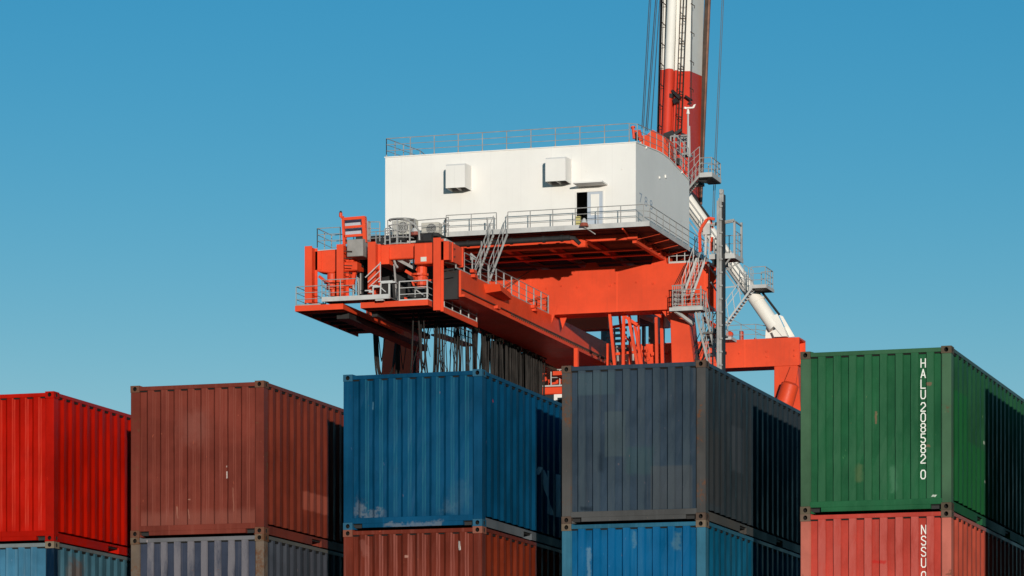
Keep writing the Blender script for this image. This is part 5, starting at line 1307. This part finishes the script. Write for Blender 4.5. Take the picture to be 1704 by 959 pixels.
# ---- operator's cab on the trolley -------------------------------------------------------------------
Yc = 231.0
def cp(px, py, off=0.0): return P(px, py, Yc + off)
m = MB(); a, b = cp(895, 645), cp(950, 655); m.box(a.x, b.x, Yc, Yc + 2.4, b.z, a.z); m.box(a.x, a.x + 0.28, Yc, Yc + 0.28, b.z - 2.6, b.z - 0.003); m.box(a.x, a.x + 0.2, Yc + 2.2, Yc + 2.4, b.z - 2.6, b.z - 0.003); m.box(a.x, b.x, Yc + 2.2, Yc + 2.4, b.z - 2.6, b.z - 1.6); m.box(a.x, b.x, Yc, Yc + 2.4, b.z - 2.8, b.z - 2.61)
cab = part(m, "operator_cab", M_ORANGE_P, bevel=0.05)
m = MB(); q = cp(922, 658); m.box(q.x, q.x + 0.22, Yc - 0.03, Yc + 0.06, b.z - 2.5, b.z - 0.02); m.box(q.x + 0.221, b.x, Yc - 0.03, Yc + 0.06, b.z - 0.24, b.z - 0.02); part(m, "window_frame", M_WHITE, cab)
m = MB(); m.box(a.x + 0.29, b.x, Yc + 0.08, Yc + 0.10, b.z - 2.5, b.z - 0.03); part(m, "cab_glass", M_GLASS, cab)
m = MB(); qa, qb_ = cp(898, 644.5), cp(946, 643); m.box(qa.x, qb_.x, Yc - 0.15, Yc + 2.5, a.z + 0.003, a.z + 0.10); railing([(cp(917, 644).x, Yc, a.z + 0.1), (qb_.x, Yc, a.z + 0.1)], 1.0, 0.5, 0.04, 1, mb=m); part(m, "cab_railing", M_GALVL, cab)
m = MB()
for a_, b_, w in (((907, 612), (907, 622), 0.18), ((898, 623), (909, 621), 0.12), ((902, 624), (901, 642), 0.10), ((907, 628), (909, 634), 0.16), ((898, 634), (908, 634), 0.08), ((914, 632), (916, 642), 0.14), ((913, 640), (934, 636), 0.14), ((926, 636), (946, 626), 0.16), ((926, 636), (946, 640), 0.12), ((906, 614), (907, 611), 0.3)):
    m.bar(cp(*a_, 0.5), cp(*b_, 0.5), w, w, (0, 1, 0))
part(m, "trolley_frame", M_ORANGE_P)
m = MB(); m.tube(P(890, 598, 228), P(936, 622, 232), 0.12, 6); part(m, "trolley_tow_bar", M_BROWN)

# ---- festoon cables ------------------------------------------------------------------------------------
FX = -69.8; hooksY = [204.5, 208.2, 211.8, 215.38, 218.26, 220.22, 222.2, 224.03, 225.76, 227.25, 228.7]
rf = random.Random(5)
m = MB(); m.box(FX - 0.12, FX + 0.12, 202.6, 230, 35.18, 35.24); part(m, "festoon_rail", M_DARK)
m = MB()
for y in hooksY:
    m.tube((FX - 0.2, y, 35.05), (FX + 0.25, y, 35.05), 0.14, 8); m.bar((FX, y - 0.25, 35.1), (FX, y + 0.25, 35.1), 0.3, 0.12)
part(m, "festoon_trolley", metal("worn_steel", (0.30, 0.25, 0.19), 0.6))
def loop(mb, a, b, drop, r, jit, n=12):
    pts = []; ph = rf.random() * 6; pq = rf.random() * 6; lx = rf.gauss(0, 0.25)
    for i in range(n + 1):
        t = i / n; s = 1 - (2 * t - 1) ** 4 * 0.25 - (2 * t - 1) ** 8 * 0.75      # steep sides, rounded foot
        sq = a.y + (b.y - a.y) * (0.5 + 0.5 * math.copysign(abs(2 * t - 1) ** 1.6, 2 * t - 1))
        w = math.sin(t * math.pi)
        pts.append(Vector((a.x + lx * w + jit * w * math.sin(7 * t + ph), sq + jit * 0.8 * w * math.sin(9 * t + pq), a.z - drop * s)))
    mb.path(pts, r, 5)
for i in range(len(hooksY) - 1):
    m = MB(); a = Vector((FX, hooksY[i], 35.0)); b = Vector((FX, hooksY[i + 1], 35.0))
    nc = 7 if hooksY[i] < 215 else (13 if hooksY[i] < 219 else 34)
    for k in range(nc):
        ox = rf.uniform(-0.32, 0.32) if nc < 10 else rf.uniform(-0.5, 0.5)
        loop(m, a + Vector((ox, rf.uniform(-0.2, 1.0), rf.uniform(-.1,.1))), b + Vector((ox + rf.gauss(0, .4), rf.uniform(-1.0, 0.2), 0)), rf.uniform(4.0, 8.5) if nc < 10 else rf.uniform(3.5, 9.5), rf.choice((0.018, 0.026, 0.036, 0.05)), rf.uniform(0.08, 0.42))
        if nc < 10 and rf.random() < 0.6:
            p = a.lerp(b, rf.random()); q = p + Vector((rf.gauss(0, 0.2), rf.gauss(0, 0.7), -rf.uniform(2, 6)))
            m.path([p, p.lerp(q, 0.4) + Vector((rf.gauss(0, .15), rf.gauss(0, .3), 0)), p.lerp(q, 0.7) + Vector((rf.gauss(0, .15), rf.gauss(0, .3), 0)), q], 0.018, 4)
    part(m, "festoon_cable", M_CABLE, smooth=True)
FX2 = -75.35
m = MB()
for y in (212.8, 216.6): m.box(FX2 - 0.25, FX2 + 0.25, y - 0.3, y + 0.3, 34.75, 35.15)
part(m, "festoon_trolley", M_GREYM)
for (y0, y1, dr_, n) in ((212.6, 216.6, 2.75, 3), (216.6, 220.2, 6.5, 3)):
    m = MB()
    for k in range(n): loop(m, Vector((FX2 + k * 0.08, y0 + k * 0.1, 34.8)), Vector((FX2 + k * 0.08, y1 - k * 0.1, 34.8)), dr_ - k * 0.18, 0.06, 0.03, 18)
    m.path([Vector((FX2, y0 + 0.8, 34.8)), Vector((FX2, y0 + 1.2, 33.6)), Vector((FX2, y0 + 1.4, 33.2)), Vector((FX2, y0 + 2.0, 34.8))], 0.03, 5)
    part(m, "festoon_cable", M_CABLE, smooth=True)
m = MB(); a, b = P(763, 549, 212), P(771, 561, 212)
m.bar((-71.0, 211.5, 34.3), (-70.6, 216.6, 34.3), 0.7, 0.1); railing([(-70.7, 212.4, 34.35), (-70.35, 216.6, 34.35)], 1.1, 1.4, 0.04, 2, mb=m); part(m, "lower_catwalk", M_GALV)
